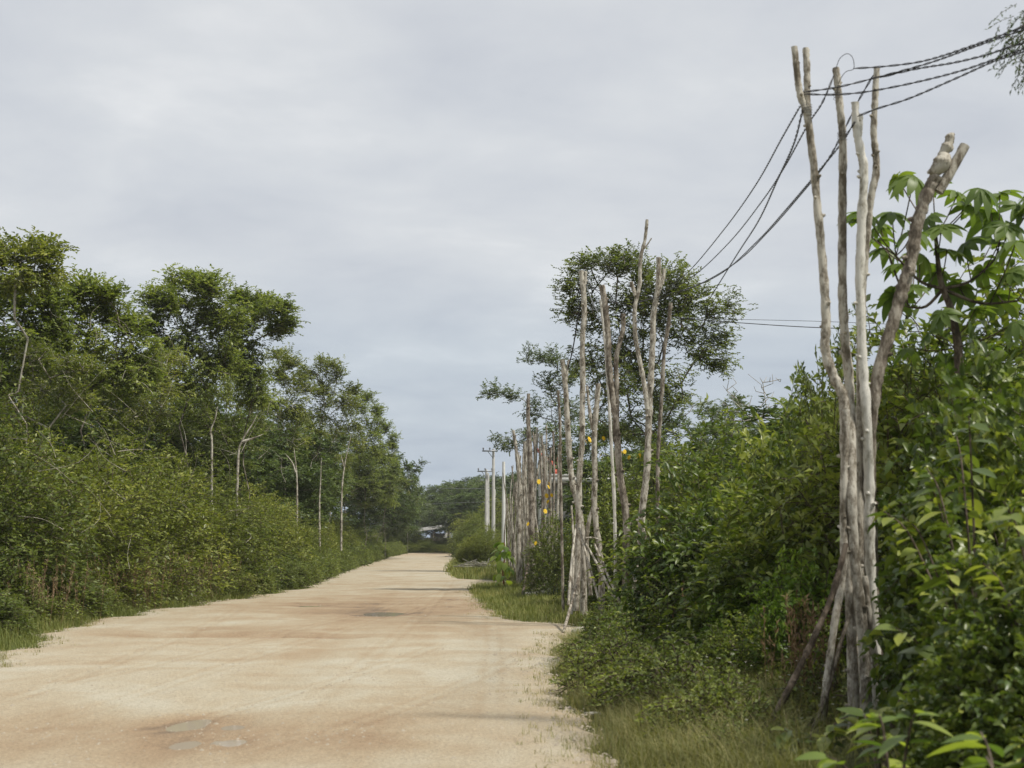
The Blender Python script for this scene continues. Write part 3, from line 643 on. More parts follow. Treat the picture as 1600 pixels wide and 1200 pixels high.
stick('slender_tree', 'leaning pale trunk with two limbs below the jutting crown', 'tree', [(402, 648, 56), (393, 665, 56), (378, 690, 56), (372, 720, 56), (368, 860, 56)], .04, .09, 'bark_white', GB, 4, [('branch', [(412, 678, 56), (398, 684, 56), (379, 690, 56)], .02, .05)])
stick('slender_tree', 'crooked pale trunk under the tallest tree on the left', 'tree', [(340, 635, 54), (336, 655, 54), (329, 675, 54), (331, 700, 54), (330, 860, 54)], .04, .08, 'bark_white', GB, 5)
# arching dry twigs among the left bushes
def twigs(name, label, regions, n, matn, seed, kind='stuff', r0=.006):
    rng = np.random.default_rng(seed); g = Geo()
    for k in range(n):
        (x0, x1, y0, y1, d0, d1) = regions[k % len(regions)]
        px, py, d = rng.uniform(x0, x1), rng.uniform(y0, y1), rng.uniform(d0, d1)
        p = at(px, py, d); a = rng.uniform(0, 6.28); el_ = rng.uniform(.1, 1.2); ln = rng.uniform(.5, 1.4)
        v = np.array([math.cos(a)*math.cos(el_), math.sin(a)*math.cos(el_), math.sin(el_)])*ln
        pts = catmull([p, p+v*.5+rng.normal(0, .06, 3), p+v+rng.normal(0, .08, 3)], 3)
        tube(g, pts, np.linspace(r0*1.6, r0*.5, len(pts)), 4, cap=False)
    return tag(obj(name, g.mesh(name, M[matn])), label, kind=kind)
twigs('dead_twigs', 'bare grey twigs poking out of the left bushes', [(20, 260, 620, 900, 31, 34), (180, 420, 640, 850, 42, 46), (60, 280, 500, 640, 38, 44), (300, 560, 620, 760, 56, 70)], 80, 'bark_pale', 3, r0=.004)

# ------------------------------------------------------------------ far end of the road
r = np.random.default_rng(77)
FT = [(655, 765, 262), (690, 760, 270), (722, 748, 262), (752, 743, 250), (628, 770, 240), (790, 742, 240), (655, 775, 262), (640, 775, 300), (712, 752, 300), (770, 740, 290), (735, 768, 238), (748, 765, 218), (775, 760, 200), (612, 750, 215), (820, 735, 230), (850, 720, 220)]
for i, (px, py, d) in enumerate(FT):
    T(('dark', 'blue')[i % 3 == 1], px, py, d, 13, 'dark tree closing the view at the far end of the road', i*1.1, 'trees at the far end of the road', name='background_tree')
for i in range(24):
    px = 560+i*9; plant_shrub(('hedge_b', 'hedge_a')[i % 2], 'low green thicket across the far end of the road', xat(px, 216), 213+(i % 3)*2, i, (1.3, 1.3, (.9 if px < 640 else .36)+.1*(i % 3)), 'thicket across the far end of the road', 'thicket_bush')
for i, (px, d, s) in enumerate([(742, 205, 1.2), (735, 180, .8), (742, 165, 1.2), (748, 140, 1.0), (772, 158, 1.6), (762, 118, .75), (745, 118, .62), (758, 100, .6), (742, 100, .5)]):
    plant_shrub(('hedge_b', 'hedge_c', 'hedge_a')[i % 3], ['dark bush farthest along the right side of the road', 'bush at the right of the road near its far end', 'dense bush behind the twin concrete poles', 'bush in front of the far crossarm pole', 'tall bush around the feet of the crossarm poles',
                'green bush left of the plain white post', 'low bush on the right verge beyond the white post', 'bush touching the foot of the plain white post', 'smallest far bush at the grassy right edge of the road'][i], xat(px, d), d, i*.9, s, 'bushes down the right side of the road')
# shed
def far_shed():
    d = 226; x0 = xat(652, d); x1 = xat(704, d)
    t = thing('shed', 'open shed with a sloping metal roof at the far end of the road', 'shed', ((x0+x1)/2, d, 0)); hw = (x1-x0)/2
    g = Geo(); ncol = 26; zz0 = topz(831, d); zz1 = topz(824, d)
    xs_ = np.linspace(-hw, hw, ncol*2+1); Z0 = zz0+(xs_+hw)/(2*hw)*(zz1-zz0)+.05*(np.arange(len(xs_)) % 2)
    V = np.concatenate([np.stack([xs_, xs_*0-1.5, Z0], -1), np.stack([xs_, xs_*0+3, Z0+.5], -1), np.stack([xs_, xs_*0-1.5, Z0-.06], -1), np.stack([xs_, xs_*0+3, Z0+.44], -1)])
    m_ = len(xs_); f = [(i, i+1, m_+i+1, m_+i) for i in range(m_-1)]+[(2*m_+i, 3*m_+i, 3*m_+i+1, 2*m_+i+1) for i in range(m_-1)]+[(i, 2*m_+i, 2*m_+i+1, i+1) for i in range(m_-1)]
    g.add(V, None, f); obj('roof', g.mesh('roof', M['sheet']), t)
    for sx in (-hw+.3, 0, hw-.3):
        for yy in (-1.2, 2.6):
            g = Geo(); tube(g, [(sx, yy, -.1), (sx+.03, yy, zz0+.05)], [.09, .08], 6); obj('post', g.mesh('post', M['bark_brown']), t)
    g = Geo(); box(g, -.6, 2.4, 2.65, 2.75, 0, zz0-.2); obj('back_wall', g.mesh('back_wall', M['wall']), t)
    g = Geo(); box(g, -.2, 1.8, -1.25, -1.18, 1.6, zz0-.9); obj('side_sheet', g.mesh('side_sheet', M['pink']), t)
far_shed()
def small_wall():
    d = 222; t = thing('low_wall', 'pinkish wall fragment beside the far shed', 'wall', (xat(681, d), d, 0)); g = Geo()
    box(g, -1.6, 1.6, 0, .15, 0, 1.95); obj('wall_face', g.mesh('wall_face', M['pink']), t)
    g = Geo(); box(g, -1.7, 1.7, -.05, .2, 1.953, 2.02); obj('coping', g.mesh('coping', M['concrete']), t)
small_wall()

# ------------------------------------------------------------------ concrete utility poles
def conc_pole(px, ptop, d, label, r0=.10, r1=.17, arm=None, ins=True, matn='concrete', name='utility_pole', lean=0.0):
    h = topz(ptop, d); x = xat(px, d)
    t = thing(name, label, 'utility pole', (x, d, 0), 0, 'concrete poles down the right side of the road')
    g = Geo(); th = np.linspace(0, 1, 9); P = np.stack([th*lean, th*0, -.1+th*(h+.1)], -1); tube(g, P, r1+(r0-r1)*th, 8)
    obj('pole_shaft', g.mesh('pole_shaft', M[matn]), t)
    if arm:
        g = Geo(); box(g, arm[0], arm[1], -.30, -.18, h-.22, h-.12); obj('crossarm', g.mesh('crossarm', M['metal']), t)
        for q in np.linspace(arm[0]+.08, arm[1]-.08, 3):
            g = Geo(); tube(g, [(q, -.24, h-.12), (q, -.24, h-.02), (q, -.24, h+.02), (q, -.24, h+.1)], [.03, .05, .08, .04], 8); obj('insulator', g.mesh('insulator', M['metal']), t)
        g = Geo(); tube(g, [(arm[0]*.5+lean, -.2, h-.2), (lean, -.1, h-.75)], .025, 6); obj('arm_brace', g.mesh('arm_brace', M['metal']), t)
    return t
conc_pole(760, 734, 135, 'shorter of the two crossarm poles above the far bushes', arm=(-.75, .55))
conc_pole(763, 740, 150, 'plain concrete pole close behind the shorter crossarm pole', r0=.09, r1=.14)
conc_pole(771, 702, 122, 'taller crossarm pole rising above the far bushes', arm=(-.85, .3))
conc_pole(773, 765, 160, 'short plain concrete pole behind the taller crossarm pole', r0=.09, r1=.12)
conc_pole(787, 722, 96, 'plain white tapered post with nothing on top, left of the stick poles', r0=.09, r1=.15, matn='concrete_white', lean=-.0)
conc_pole(845, 677, 84, 'white concrete pole rising among the crowded stick poles', r0=.11, r1=.15, matn='concrete_white')
conc_pole(698, 791, 234, 'lone grey pole at the far end of the road beside the shed', r0=.12, r1=.16, arm=(-.7, .3))
# far wires
def cable(name, label, pts, r_, matn, twist=False, per=8, cat='cable', group=None, pitch=.27, sides=5, sag=None):
    P = catmull(pts, per); g = Geo()
    if sag is not None: pass
    if twist:
        seg = np.linalg.norm(np.diff(P, axis=0), axis=1); s = np.concatenate([[0], np.cumsum(seg)]); n = int(s[-1]/(pitch/7))+2
        q = np.linspace(0, s[-1], n); Q = np.stack([np.interp(q, s, P[:, k]) for k in range(3)], -1)
        Tn = unit(np.gradient(Q, axis=0)); A_ = unit(np.cross(Tn, np.array([0, 0, 1.0]))); B_ = np.cross(Tn, A_); ph = q/pitch*2*math.pi
        for k in (0, math.pi):
            tube(g, Q+(np.cos(ph+k)[:, None]*A_+np.sin(ph+k)[:, None]*B_)*r_*1.25, r_, sides)
    else: tube(g, P, r_, sides)
    return tag(obj(name, g.mesh(name, M[matn], True)), label, cat, group)
cable('overhead_wire', 'upper thin wire crossing above the far end of the road', [at(600, 768, 190), at(680, 764, 170), at(760, 763, 140), at(850, 760, 100)], .018, 'cable_grey', cat='wire', group='wires across the far end of the road')
cable('overhead_wire', 'lower thin wire crossing above the far end of the road', [at(600, 790, 190), at(680, 787, 170), at(760, 784, 140), at(850, 780, 100)], .014, 'cable_grey', cat='wire', group='wires across the far end of the road')
cable('overhead_wire', 'upper of two thin wires running right from the large right-hand tree', [at(1055, 497, 44), at(1150, 499, 42), at(1240, 501, 40), at(1330, 504, 38), at(1700, 520, 32)], .006, 'cable', cat='wire', group='thin wires behind the front poles')
cable('overhead_wire', 'lower of two thin wires running right from the large right-hand tree', [at(1055, 497, 44), at(1150, 504, 42), at(1240, 510, 40), at(1330, 514, 38), at(1700, 530, 32)], .011, 'cable', cat='wire', group='thin wires behind the front poles')
cable('orange_conduit', 'orange flexible conduit hanging from the white pole to the roof', [at(838, 698, 83), at(843, 707, 82), at(852, 715, 78), at(860, 720, 72), at(866, 728, 68), at(869, 739, 65)], .055, 'orange', cat='conduit', sides=7)

# ------------------------------------------------------------------ house behind the poles
def house():
    d0 = 62.; x0 = xat(848, d0); x1 = x0+5.2; top = topz(741, d0)
    t = thing('house', 'small flat-roofed house with a pale roof slab behind the stick poles', 'house', (x0, d0, 0))
    g = Geo(); box(g, .25, x1-x0-.25, .3, 5, 0, top-.35); obj('wall', g.mesh('wall', M['wall']), t)
    g = Geo(); box(g, 0, x1-x0, 0, 5.3, top-.347, top-.14); box(g, 0, x1-x0, 0, .15, top-.137, top); box(g, 0, .15, .153, 5.3, top-.137, top); obj('roof_slab', g.mesh('roof_slab', M['concrete_white']), t)
    g = Geo(); box(g, .75, 1.65, .26, .297, .0, 2.1); dr = obj('door', g.mesh('door', M['blue']), t)
    g = Geo(); box(g, 1.5, 1.56, .2, .257, 1.0, 1.12); obj('handle', g.mesh('handle', M['metal']), dr)
    g = Geo()
    for (a, b, c_, e_) in [(2.3, 3.5, 1.0, 1.06), (2.3, 3.5, 2.04, 2.1), (2.3, 2.36, 1.063, 2.037), (3.44, 3.5, 1.063, 2.037), (2.87, 2.93, 1.063, 2.037)]: box(g, a, b, .24, .297, c_, e_)
    w = obj('window', g.mesh('window', M['concrete_white']), t)
    g = Geo(); box(g, 2.363, 2.867, .27, .296, 1.065, 2.035); box(g, 2.933, 3.437, .27, .296, 1.065, 2.035); obj('pane', g.mesh('pane', M['glass']), w)
    for q in (.6, 1.2, 2.4):
        g = Geo(); tube(g, [(q, 2, top-.13), (q+.02, 2, top+.75)], .012, 5); obj('rebar', g.mesh('rebar', M['red_stem']), t)
house()
tag(obj('water_barrel', (lambda g: (tube(g, [(0, 0, 0), (0, 0, .05), (0, 0, .3), (0, 0, .33), (0, 0, .36), (0, 0, .6), (0, 0, .63), (0, 0, .66), (0, 0, .9)], [.27, .29, .29, .31, .29, .29, .31, .29, .28], 16), g.mesh('water_barrel', M['blue'], False))[1])(Geo()), None, (xat(880, 45), 45, 0)),
    'blue plastic barrel half hidden behind the stick poles', 'barrel')

# ------------------------------------------------------------------ right side: background trees
# big umbrella tree: lobes placed as its crown reads
def big_tree():
    d = 50.; k = d/F
    def lb(px, py, rx, rz, dy=0.): return ((px-1012)*k, dy, topz(py, d), rx*k, rx*k*.9, rz*k)
    lobes = [lb(965, 425, 40, 24), lb(1010, 430, 45, 30, .3), lb(905, 445, 34, 28, -.3), lb(1060, 440, 40, 28, .2), lb(930, 490, 52, 34, .6), lb(1000, 500, 58, 45, -.2), lb(1080, 470, 48, 30, -.5),
             lb(1120, 480, 34, 26), lb(1125, 525, 28, 20, .4), lb(1105, 550, 32, 15, -.4), lb(1060, 520, 46, 30, .8), lb(1000, 570, 55, 35, .3), lb(900, 480, 28, 18), lb(955, 600, 50, 36, -.6), lb(1040, 610, 50, 34), lb(990, 660, 70, 40, .5), lb(920, 560, 30, 24), lb(1128, 565, 14, 10), lb(1040, 480, 50, 30, .5), lb(1000, 465, 50, 30, -.5), lb(975, 540, 40, 30, .2), lb(930, 408, 22, 9), lb(975, 402, 30, 9)]
    k_ = F/d; lob = [(1012+l_[0]*k_, HY-(l_[2]-CAMH)*k_, l_[3]*k_, l_[5]*k_) for l_ in lobes]
    lobe_tree('tree', 'large spreading tree with an umbrella crown behind the middle stick poles', 1012, d, lob, 'leaf_umbrella', ll=.105, lw=.062, sh=10, nleaf=7, slen=.34, seed=171, dens=1.25, cb=3.0, trunk_r=.16)
big_tree()
lobe_tree('tree', 'loose pale green tree reaching left over the crowded stick poles', 862, 82, [(772, 612, 20, 7), (800, 620, 12, 6), (835, 556, 22, 9), (862, 562, 26, 12), (890, 588, 30, 18), (860, 602, 28, 16), (835, 642, 18, 12), (880, 642, 40, 25), (796, 690, 24, 9), (830, 682, 18, 10), (872, 702, 40, 28)], 'leaf_blue', seed=121, dens=.7, barkn='bark_tree')
T('dark', 950, 640, 74, 5.4, 'dark tree behind the house roof and yellow flowers', 2.9)
T('blue', 1105, 598, 66, 7.5, 'bluish green tree right of the umbrella-crowned tree', .8)
T('blue', 1185, 640, 60, 6.0, 'low bluish tree below the bare twiggy tree', 3.3)
T('dark', 1290, 650, 48, 6.0, 'dark tree on the skyline left of the front poles', 1.3)
for i, (px, py, d) in enumerate([(1040, 690, 56), (1025, 700, 60), (1120, 690, 50), (1220, 680, 44), (1330, 640, 40), (960, 740, 78), (1400, 600, 34), (1500, 560, 30), (1600, 520, 32)]):
    T('dark', px, py, d, 7, 'dark tree in the thicket right of the road', i*2.3, 'trees in the thicket on the right', name='background_tree')
# bare twiggy tree on the skyline
def bare_tree():
    d = 52.; rng = np.random.default_rng(9); x = xat(1183, d)
    Cc = np.stack([rng.uniform(-1.1, .9, 70), rng.uniform(-.7, .7, 70), rng.uniform(topz(665, d), topz(585, d), 70)], -1)
    nodes, par, rad = skeleton(rng, [np.array([0, 0, -.1]), np.array([.05, 0, 1.5]), np.array([0, .1, 3]), np.array([.1, 0, 4.2])], Cc, tip=.008, rmax=.07, wob=.08)
    t = thing('bare_tree', 'leafless twiggy tree standing against the sky above the right thicket', 'tree', (x, d, 0))
    g = Geo(); i = np.arange(1, len(nodes)); cones(g, nodes[par[i]], nodes[i], rad[par[i]], rad[i]*.8, 5); obj('trunk', g.mesh('trunk', M['bark_pale'], True), t)
bare_tree()

# ------------------------------------------------------------------ right side shrubs, middle distance
SH['mid_a'] = make_shrub(41, 3.4, 1.7, 1500, 9, .13, .055, 'leaf_near', .6, lump=.5)
SH['mid_b'] = make_shrub(42, 3.2, 1.6, 1500, 9, .11, .05, 'leaf_green', .55, lump=.45)
SH['pinnate'] = make_shrub(43, 3.2, 1.5, 900, 13, .165, .07, 'leaf_near', .8, rich=True, lump=.45, droop=.55, inner=.3)
SH['lime'] = make_shrub(44, 2.2, 1.2, 900, 12, .10, .05, 'leaf_lime', .7, rich=True, lump=.5, droop=.6)
SH['small'] = make_shrub(45, 1.25, .95, 1500, 9, .06, .034, 'leaf_near', .32, lump=.45, stems=12)
SH['near'] = make_shrub(46, 3.2, 1.5, 760, 11, .155, .088, 'leaf_near', .66, rich=True, lump=.35, droop=.45, inner=.4, stems=5, tw=.003)
def S(pn, px, d, top, width, label, rz=0, h0=3.2, r0=1.6, group=None, **k):
    h = topz(top, d); w = width/(2*r0)
    return plant_shrub(pn, label, xat(px, d), d, rz, (w, w, h/h0), group, **k)
S('mid_b', 868, 44, 785, 1.7, 'leafy bush with yellow flowers in front of the house', .4)
S('mid_b', 965, 38, 690, 2.6, 'tall leafy bush with yellow flowers behind the middle stick poles', 1.1)
S('mid_b', 1060, 34, 650, 3.4, 'green bush with pale twigs behind the thinnest middle pole', 2.0)
S('mid_b', 940, 46, 765, 2.6, 'green bush between the two groups of middle stick poles', 3.1)
S('mid_a', 1140, 30, 660, 3.6, 'dark leafy bush low on the skyline right of the middle poles', 4.1)
S('mid_b', 846, 66, 800, 1.6, 'bush at the feet of the crowded stick poles', 5.1)
S('mid_b', 1010, 34, 760, 2.6, 'dark bush behind the foot of the tallest middle pole', .7)
S('mid_a', 1250, 26, 640, 3.6, 'dense dark bush behind the tall leafy shrub on the right', 1.7)
S('pinnate', 1215, 19.5, 590, 2.0, 'tallest leafy shrub left of the front poles, tip above the skyline', .3)
S('pinnate', 1105, 21, 705, 2.2, 'dark glossy shrub spreading left beside the middle stick poles', 2.4)
S('pinnate', 1190, 18, 760, 2.2, 'glossy shrub below the tallest shrub, left of the front poles', 4.0)
S('pinnate', 1290, 17.5, 690, 1.6, 'dark glossy shrub right behind the front poles', 5.2)
S('lime', 1250, 16.2, 790, 1.25, 'light green vine-covered shrub just left of the front poles', 1.0, h0=2.2, r0=1.2)
S('lime', 1170, 17.5, 860, 1.1, 'small light green shrub left of the lime vine', 3.0, h0=2.2, r0=1.2)
S('small', 1000, 22.5, 925, 1.5, 'low small-leaved bush at the foot of the middle stick poles', .2, h0=1.25, r0=.95)
S('small', 960, 20.5, 985, .8, 'little twiggy bush at the gravel edge right of the road', 2.2, h0=1.25, r0=.95)
S('small', 1070, 20, 895, 1.9, 'low bush right of the small-leaved bush', 4.2, h0=1.25, r0=.95)
S('small', 1150, 16, 960, 1.3, 'low bush in the tall grass in front of the light green shrubs', 1.2, h0=1.25, r0=.95)
# thicket to the right of the front poles
S('near', 1515, 13.7, 455, 1.9, 'tall leafy shrub right of the front poles under the lobed leaves', .6)
S('near', 1600, 11.5, 500, 2.0, 'dense leafy shrub at the right edge of the view', 2.6)
S('near', 1500, 12.2, 660, 1.35, 'leafy shrub beside the right side of the front poles', 4.6)
S('near', 1605, 9.5, 720, 1.5, 'nearest tall shrub at the right edge of the view', 5.6)
S('mid_b', 1430, 17, 425, 3.2, 'small-leaved tree showing between the tops of the front poles', 1.6)
S('mid_b', 1310, 18.5, 440, 1.4, 'small sprig tree left of the front pole tops', 3.6)
S('mid_a', 1560, 17, 420, 4.0, 'dark leafy tree behind the lobed leaves at the right edge', .1)
S('near', 1560, 8.8, 880, 1.2, 'low leafy shrub in the right foreground', 1.4)

# ------------------------------------------------------------------ yellow flowers on the two bushes
fl = Geo(); th = np.arange(8)/8*2*math.pi
for k in range(8):
    a = th[k]; Dv = np.array([[math.cos(a), math.sin(a), .25]]); put_leaves(fl, np.zeros((1, 3)), Dv, np.array([[0, 0, 1.0]]), np.array([.055]), np.array([.046]), np.array([.5]), True)
flm = fl.mesh('flower', M['yellow'], True)
fg = Geo(); tube(fg, [(0, 0, 0), (0, 0, .012), (0, 0, .02)], [.009, .010, .004], 8); fcm = fg.mesh('flower_centre', M['yellow'], True)
tops = {o['label']: o for o in C.objects if o.get('category') == 'shrub'}
def flowers(label, pts):
    par_ = tops[label]; bpy.context.view_layer.update(); inv = par_.matrix_world.inverted()
    for i, (px, py, d) in enumerate(pts):
        p = Vector(at(px, py, d)); o = obj('flower', flm, par_)
        s = par_.scale; k = .85*(1 if i % 3 else 1.25)
        o.location = inv @ p; o.scale = (k/s[0], k/s[1], k/s[2]); o.rotation_euler = (.9, .3*(i % 4-1.5), i*.7)
        obj('flower_centre', fcm, o)
flowers('leafy bush with yellow flowers in front of the house', [(842, 753, 42.5), (857, 761, 42.5), (858, 756, 42.6), (854, 775, 42.5), (862, 774, 42.7), (856, 784, 42.4), (855, 788, 42.5), (825, 819, 42.5), (837, 849, 42.4), (852, 799, 42.8)])
flowers('tall leafy bush with yellow flowers behind the middle stick poles', [(921, 687, 36.5), (915, 690, 36.6), (943, 685, 36.5), (999, 713, 36.4), (983, 715, 36.6), (938, 713, 36.7), (970, 709, 36.5), (976, 706, 36.6)])

# ------------------------------------------------------------------ stick poles
G1 = 'rough branch poles of the front bundle'
D1 = 13.1
def wrap(o, px, py, d, r_, turns, matn='wire', name='wire_wrap', step=.022):
    P0 = at(px, py, d); g = Geo(); q = np.linspace(0, turns*2*math.pi, turns*12); 
    P = np.stack([P0[0]+r_*np.cos(q), P0[1]+r_*np.sin(q), P0[2]+q/(2*math.pi)*step-turns*step/2], -1)
    tube(g, P, .0022 if d < 20 else .008, 5); me = g.mesh(name, M[matn], True); me.transform(__import__('mathutils').Matrix.Translation(-o.location)); obj(name, me, o)
p1 = stick('stick_pole', 'front pale pole with a forked two-pronged top carrying the cables', 'wooden pole',
      [(1241, 73, D1), (1246, 120, D1), (1251, 150, D1), (1262, 182, D1), (1272, 260, D1), (1280, 350, D1), (1287, 430, D1), (1291, 500, D1), (1290, 548, D1), (1303, 590, D1), (1318, 625, D1), (1321, 700, D1), (1324, 850, D1+.05), (1331, 1000, D1+.05), (1334, 1155, D1+.05)],
      .027, .062, 'bark_pale', G1, 11, [('branch', [(1259, 75, D1), (1261, 110, D1), (1261, 150, D1), (1263, 180, D1)], .027, .03)])
wrap(p1, 1261, 172, D1, .042, 4)
p2 = stick('stick_pole', 'front brown-grey pole with a tip wrapped in cable, second from the left', 'wooden pole',
      [(1306, 106, D1+.1), (1310, 145, D1+.1), (1315, 190, D1+.1), (1317, 235, D1+.1), (1316, 330, D1+.1), (1316, 450, D1+.1), (1320, 530, D1+.1), (1327, 610, D1+.1), (1330, 760, D1-.1), (1332, 850, D1-.1), (1344, 960, D1-.12), (1351, 1060, D1-.12), (1352, 1158, D1-.12)],
      .030, .060, 'bark_pale', G1, 12)
wrap(p2, 1316, 214, D1+.1, .040, 4); wrap(p2, 1309, 150, D1+.1, .036, 3)
p3 = stick('stick_pole', 'front whitish pole with a stubby tip, in the middle of the bundle', 'wooden pole',
      [(1336, 160, D1), (1338, 200, D1), (1344, 235, D1), (1350, 272, D1), (1346, 350, D1), (1343, 450, D1), (1347, 560, D1), (1353, 650, D1), (1357, 760, D1+.1), (1358, 850, D1+.1), (1366, 1000, D1+.12), (1374, 1150, D1+.12)],
      .032, .058, 'bark_white', G1, 13, [('branch_stub', [(1345, 178, D1), (1344, 195, D1), (1342, 212, D1)], .018, .026)])
p4 = stick('stick_pole', 'front slim pole right of the whitish pole, its top curving outward', 'wooden pole',
      [(1370, 106, D1+.15), (1367, 160, D1+.15), (1365, 210, D1+.15), (1369, 262, D1+.15), (1360, 312, D1+.15), (1354, 370, D1+.15), (1349, 430, D1+.15), (1345, 520, D1+.2), (1343, 640, D1+.22), (1342, 800, D1+.22), (1345, 1000, D1+.2), (1362, 1148, D1+.2)],
      .026, .05, 'bark_pale', G1, 14)
p5 = stick('stick_pole', 'front leaning brown pole topped by a gnarled knob and a cut log end', 'wooden pole',
      [(1464, 275, D1+.1), (1448, 305, D1+.1), (1433, 355, D1+.1), (1425, 405, D1+.1), (1412, 450, D1+.1), (1396, 505, D1+.1), (1378, 560, D1+.1), (1366, 620, D1+.1), (1360, 700, D1+.15), (1362, 800, D1+.25), (1368, 950, D1+.3), (1385, 1130, D1+.3)],
      .055, .062, 'bark_brown', G1, 15)
def knob():
    g = Geo(); d = D1+.08
    P = catmull([at(1449, 270, d), at(1460, 266, d), at(1470, 258, d), at(1474, 246, d), at(1474, 238, d), at(1480, 230, d), at(1483, 222, d), at(1484, 214, d), at(1482, 209, d)], 4)
    R = np.interp(np.linspace(0, 1, len(P)), [0, .14, .30, .42, .5, .62, .72, .85, .95, 1], [.010, .055, .080, .055, .036, .055, .038, .040, .042, .022])
    tube(g, P, R, 12, jit=.05, rng=np.random.default_rng(3)); me = g.mesh('gnarled_knob', M['bark_pale'], True)
    me.transform(__import__('mathutils').Matrix.Translation(-p5.location)); obj('gnarled_knob', me, p5)
    g = Geo(); P = catmull([at(1508, 227, d+.03), at(1492, 256, d+.03), at(1476, 284, d+.03), at(1466, 300, d+.03)], 4)
    tube(g, P, np.full(len(P), .042), 10, jit=.03, rng=np.random.default_rng(4)); me = g.mesh('cut_log', M['bark_pale'], False)
    me.transform(__import__('mathutils').Matrix.Translation(-p5.location)); obj('cut_log', me, p5)
knob()
stick('stick_pole', 'front dark thick pole standing in shade behind the bundle', 'wooden pole', [(1352, 640, D1+.35), (1350, 760, D1+.35), (1352, 900, D1+.35), (1372, 1020, D1+.35), (1392, 1140, D1+.35)], .06, .07, 'bark_brown', G1, 16)
stick('stick_pole', 'front bleached pole ending low on the left side of the bundle', 'wooden pole', [(1322, 640, D1-.1), (1318, 800, D1-.1), (1318, 890, D1-.15), (1306, 960, D1-.25), (1295, 1040, D1-.3), (1283, 1125, D1-.35)], .032, .036, 'bark_pale', G1, 17)
stick('stick_pole', 'long dark prop leaning from the front bundle down to the grass on the left', 'wooden pole', [(1322, 850, D1-.15), (1302, 925, D1-.3), (1270, 1000, D1-.5), (1228, 1085, D1-.75), (1187, 1158, D1-.95)], .022, .034, 'bark_dark', G1, 18)
stick('stick_pole', 'thin crooked prop leaning from the front bundle, right of the long dark prop', 'wooden pole', [(1328, 960, D1-.2), (1312, 1010, D1-.25), (1290, 1090, D1-.35), (1266, 1150, D1-.45)], .016, .022, 'bark_brown', G1, 19)
stick('stick_pole', 'thin dark rod against the left side of the front bundle foot', 'wooden pole', [(1312, 890, D1-.1), (1300, 1000, D1-.2), (1290, 1130, D1-.3)], .012, .016, 'bark_dark', G1, 20)
stick('stick_pole', 'grey pole on the far right of the front bundle foot, behind leaves', 'wooden pole', [(1350, 900, D1-.05), (1362, 1000, D1-.05), (1380, 1080, D1-.05), (1390, 1160, D1-.05)], .03, .04, 'bark_pale', G1, 21)

G2 = 'rough branch poles of the middle group'
stick('stick_pole', 'leftmost pole of the middle group, short forked top', 'wooden pole', [(879, 562, 33), (882, 590, 33), (885, 622, 33), (887, 665, 33), (890, 715, 33), (894, 752, 33), (903, 790, 33), (909, 830, 33), (911, 890, 33), (911, 968, 33)], .055, .10, 'bark_pale', G2, 31, [('branch', [(889, 562, 33), (886, 580, 33), (884, 600, 33)], .03, .04)])
stick('stick_pole', 'pale double-tipped pole of the middle group, second from its left', 'wooden pole', [(908, 423, 32.6), (911, 450, 32.6), (913, 493, 32.6), (910, 534, 32.6), (911, 592, 32.6), (910, 640, 32.6), (910, 690, 32.6), (906, 745, 32.6), (905, 800, 32.6), (903, 880, 32.6), (901, 955, 32.6)], .06, .085, 'bark_pale', G2, 32, [('branch', [(915, 424, 32.6), (914, 440, 32.6), (912, 460, 32.6)], .04, .05)])
stick('stick_pole', 'mottled pole of the middle group with a low side limb and cut top', 'wooden pole', [(935, 599, 31.8), (932, 640, 31.8), (929, 686, 31.8), (930, 742, 31.8), (929, 785, 31.8), (932, 825, 31.8), (937, 856, 31.8), (940, 900, 31.8), (941, 965, 31.8)], .055, .09, 'bark_pale', G2, 33,
      [('branch', [(917, 603, 31.8), (921, 640, 31.8), (926, 672, 31.8)], .03, .045), ('branch', [(929, 788, 31.8), (919, 822, 31.8), (917, 856, 31.8), (923, 930, 31.8)], .05, .055), ('crosspiece', [(915, 841, 31.7), (925, 840, 31.7), (934, 842, 31.7)], .02, .02)])
stick('stick_pole', 'thick brown pole of the middle group with a second arm near its top', 'wooden pole', [(940, 446, 30), (945, 476, 30), (949, 520, 30), (950, 549, 30), (952, 580, 30), (957, 622, 30), (961, 650, 30), (964, 690, 30), (969, 748, 30), (976, 790, 30), (979, 830, 30), (978, 880, 30), (975, 985, 30)], .06, .10, 'bark_brown', G2, 34,
      [('branch', [(974, 490, 30), (973, 520, 30), (963, 560, 30), (964, 610, 30), (964, 660, 30)], .05, .06)])
stick('stick_pole', 'thin whitish pole behind the thick brown middle pole', 'wooden pole', [(938, 468, 31), (943, 510, 31), (947, 560, 31), (952, 640, 31), (960, 800, 31), (962, 970, 31)], .025, .05, 'bark_white', G2, 35)
stick('stick_pole', 'tallest pole of the middle group, thin with a small twig near its tip', 'wooden pole', [(1011, 343, 29), (1008, 374, 29), (1001, 403, 29), (999, 447, 29), (992, 480, 29), (992, 520, 29), (999, 563, 29), (1007, 605, 29), (1011, 640, 29)], .032, .062, 'bark_pale', G2, 36,
      [('twig', [(1018, 372, 29), (1013, 380, 29), (1007, 388, 29)], .012, .02), ('branch_stub', [(986, 440, 29), (989, 450, 29), (993, 462, 29)], .04, .045)])
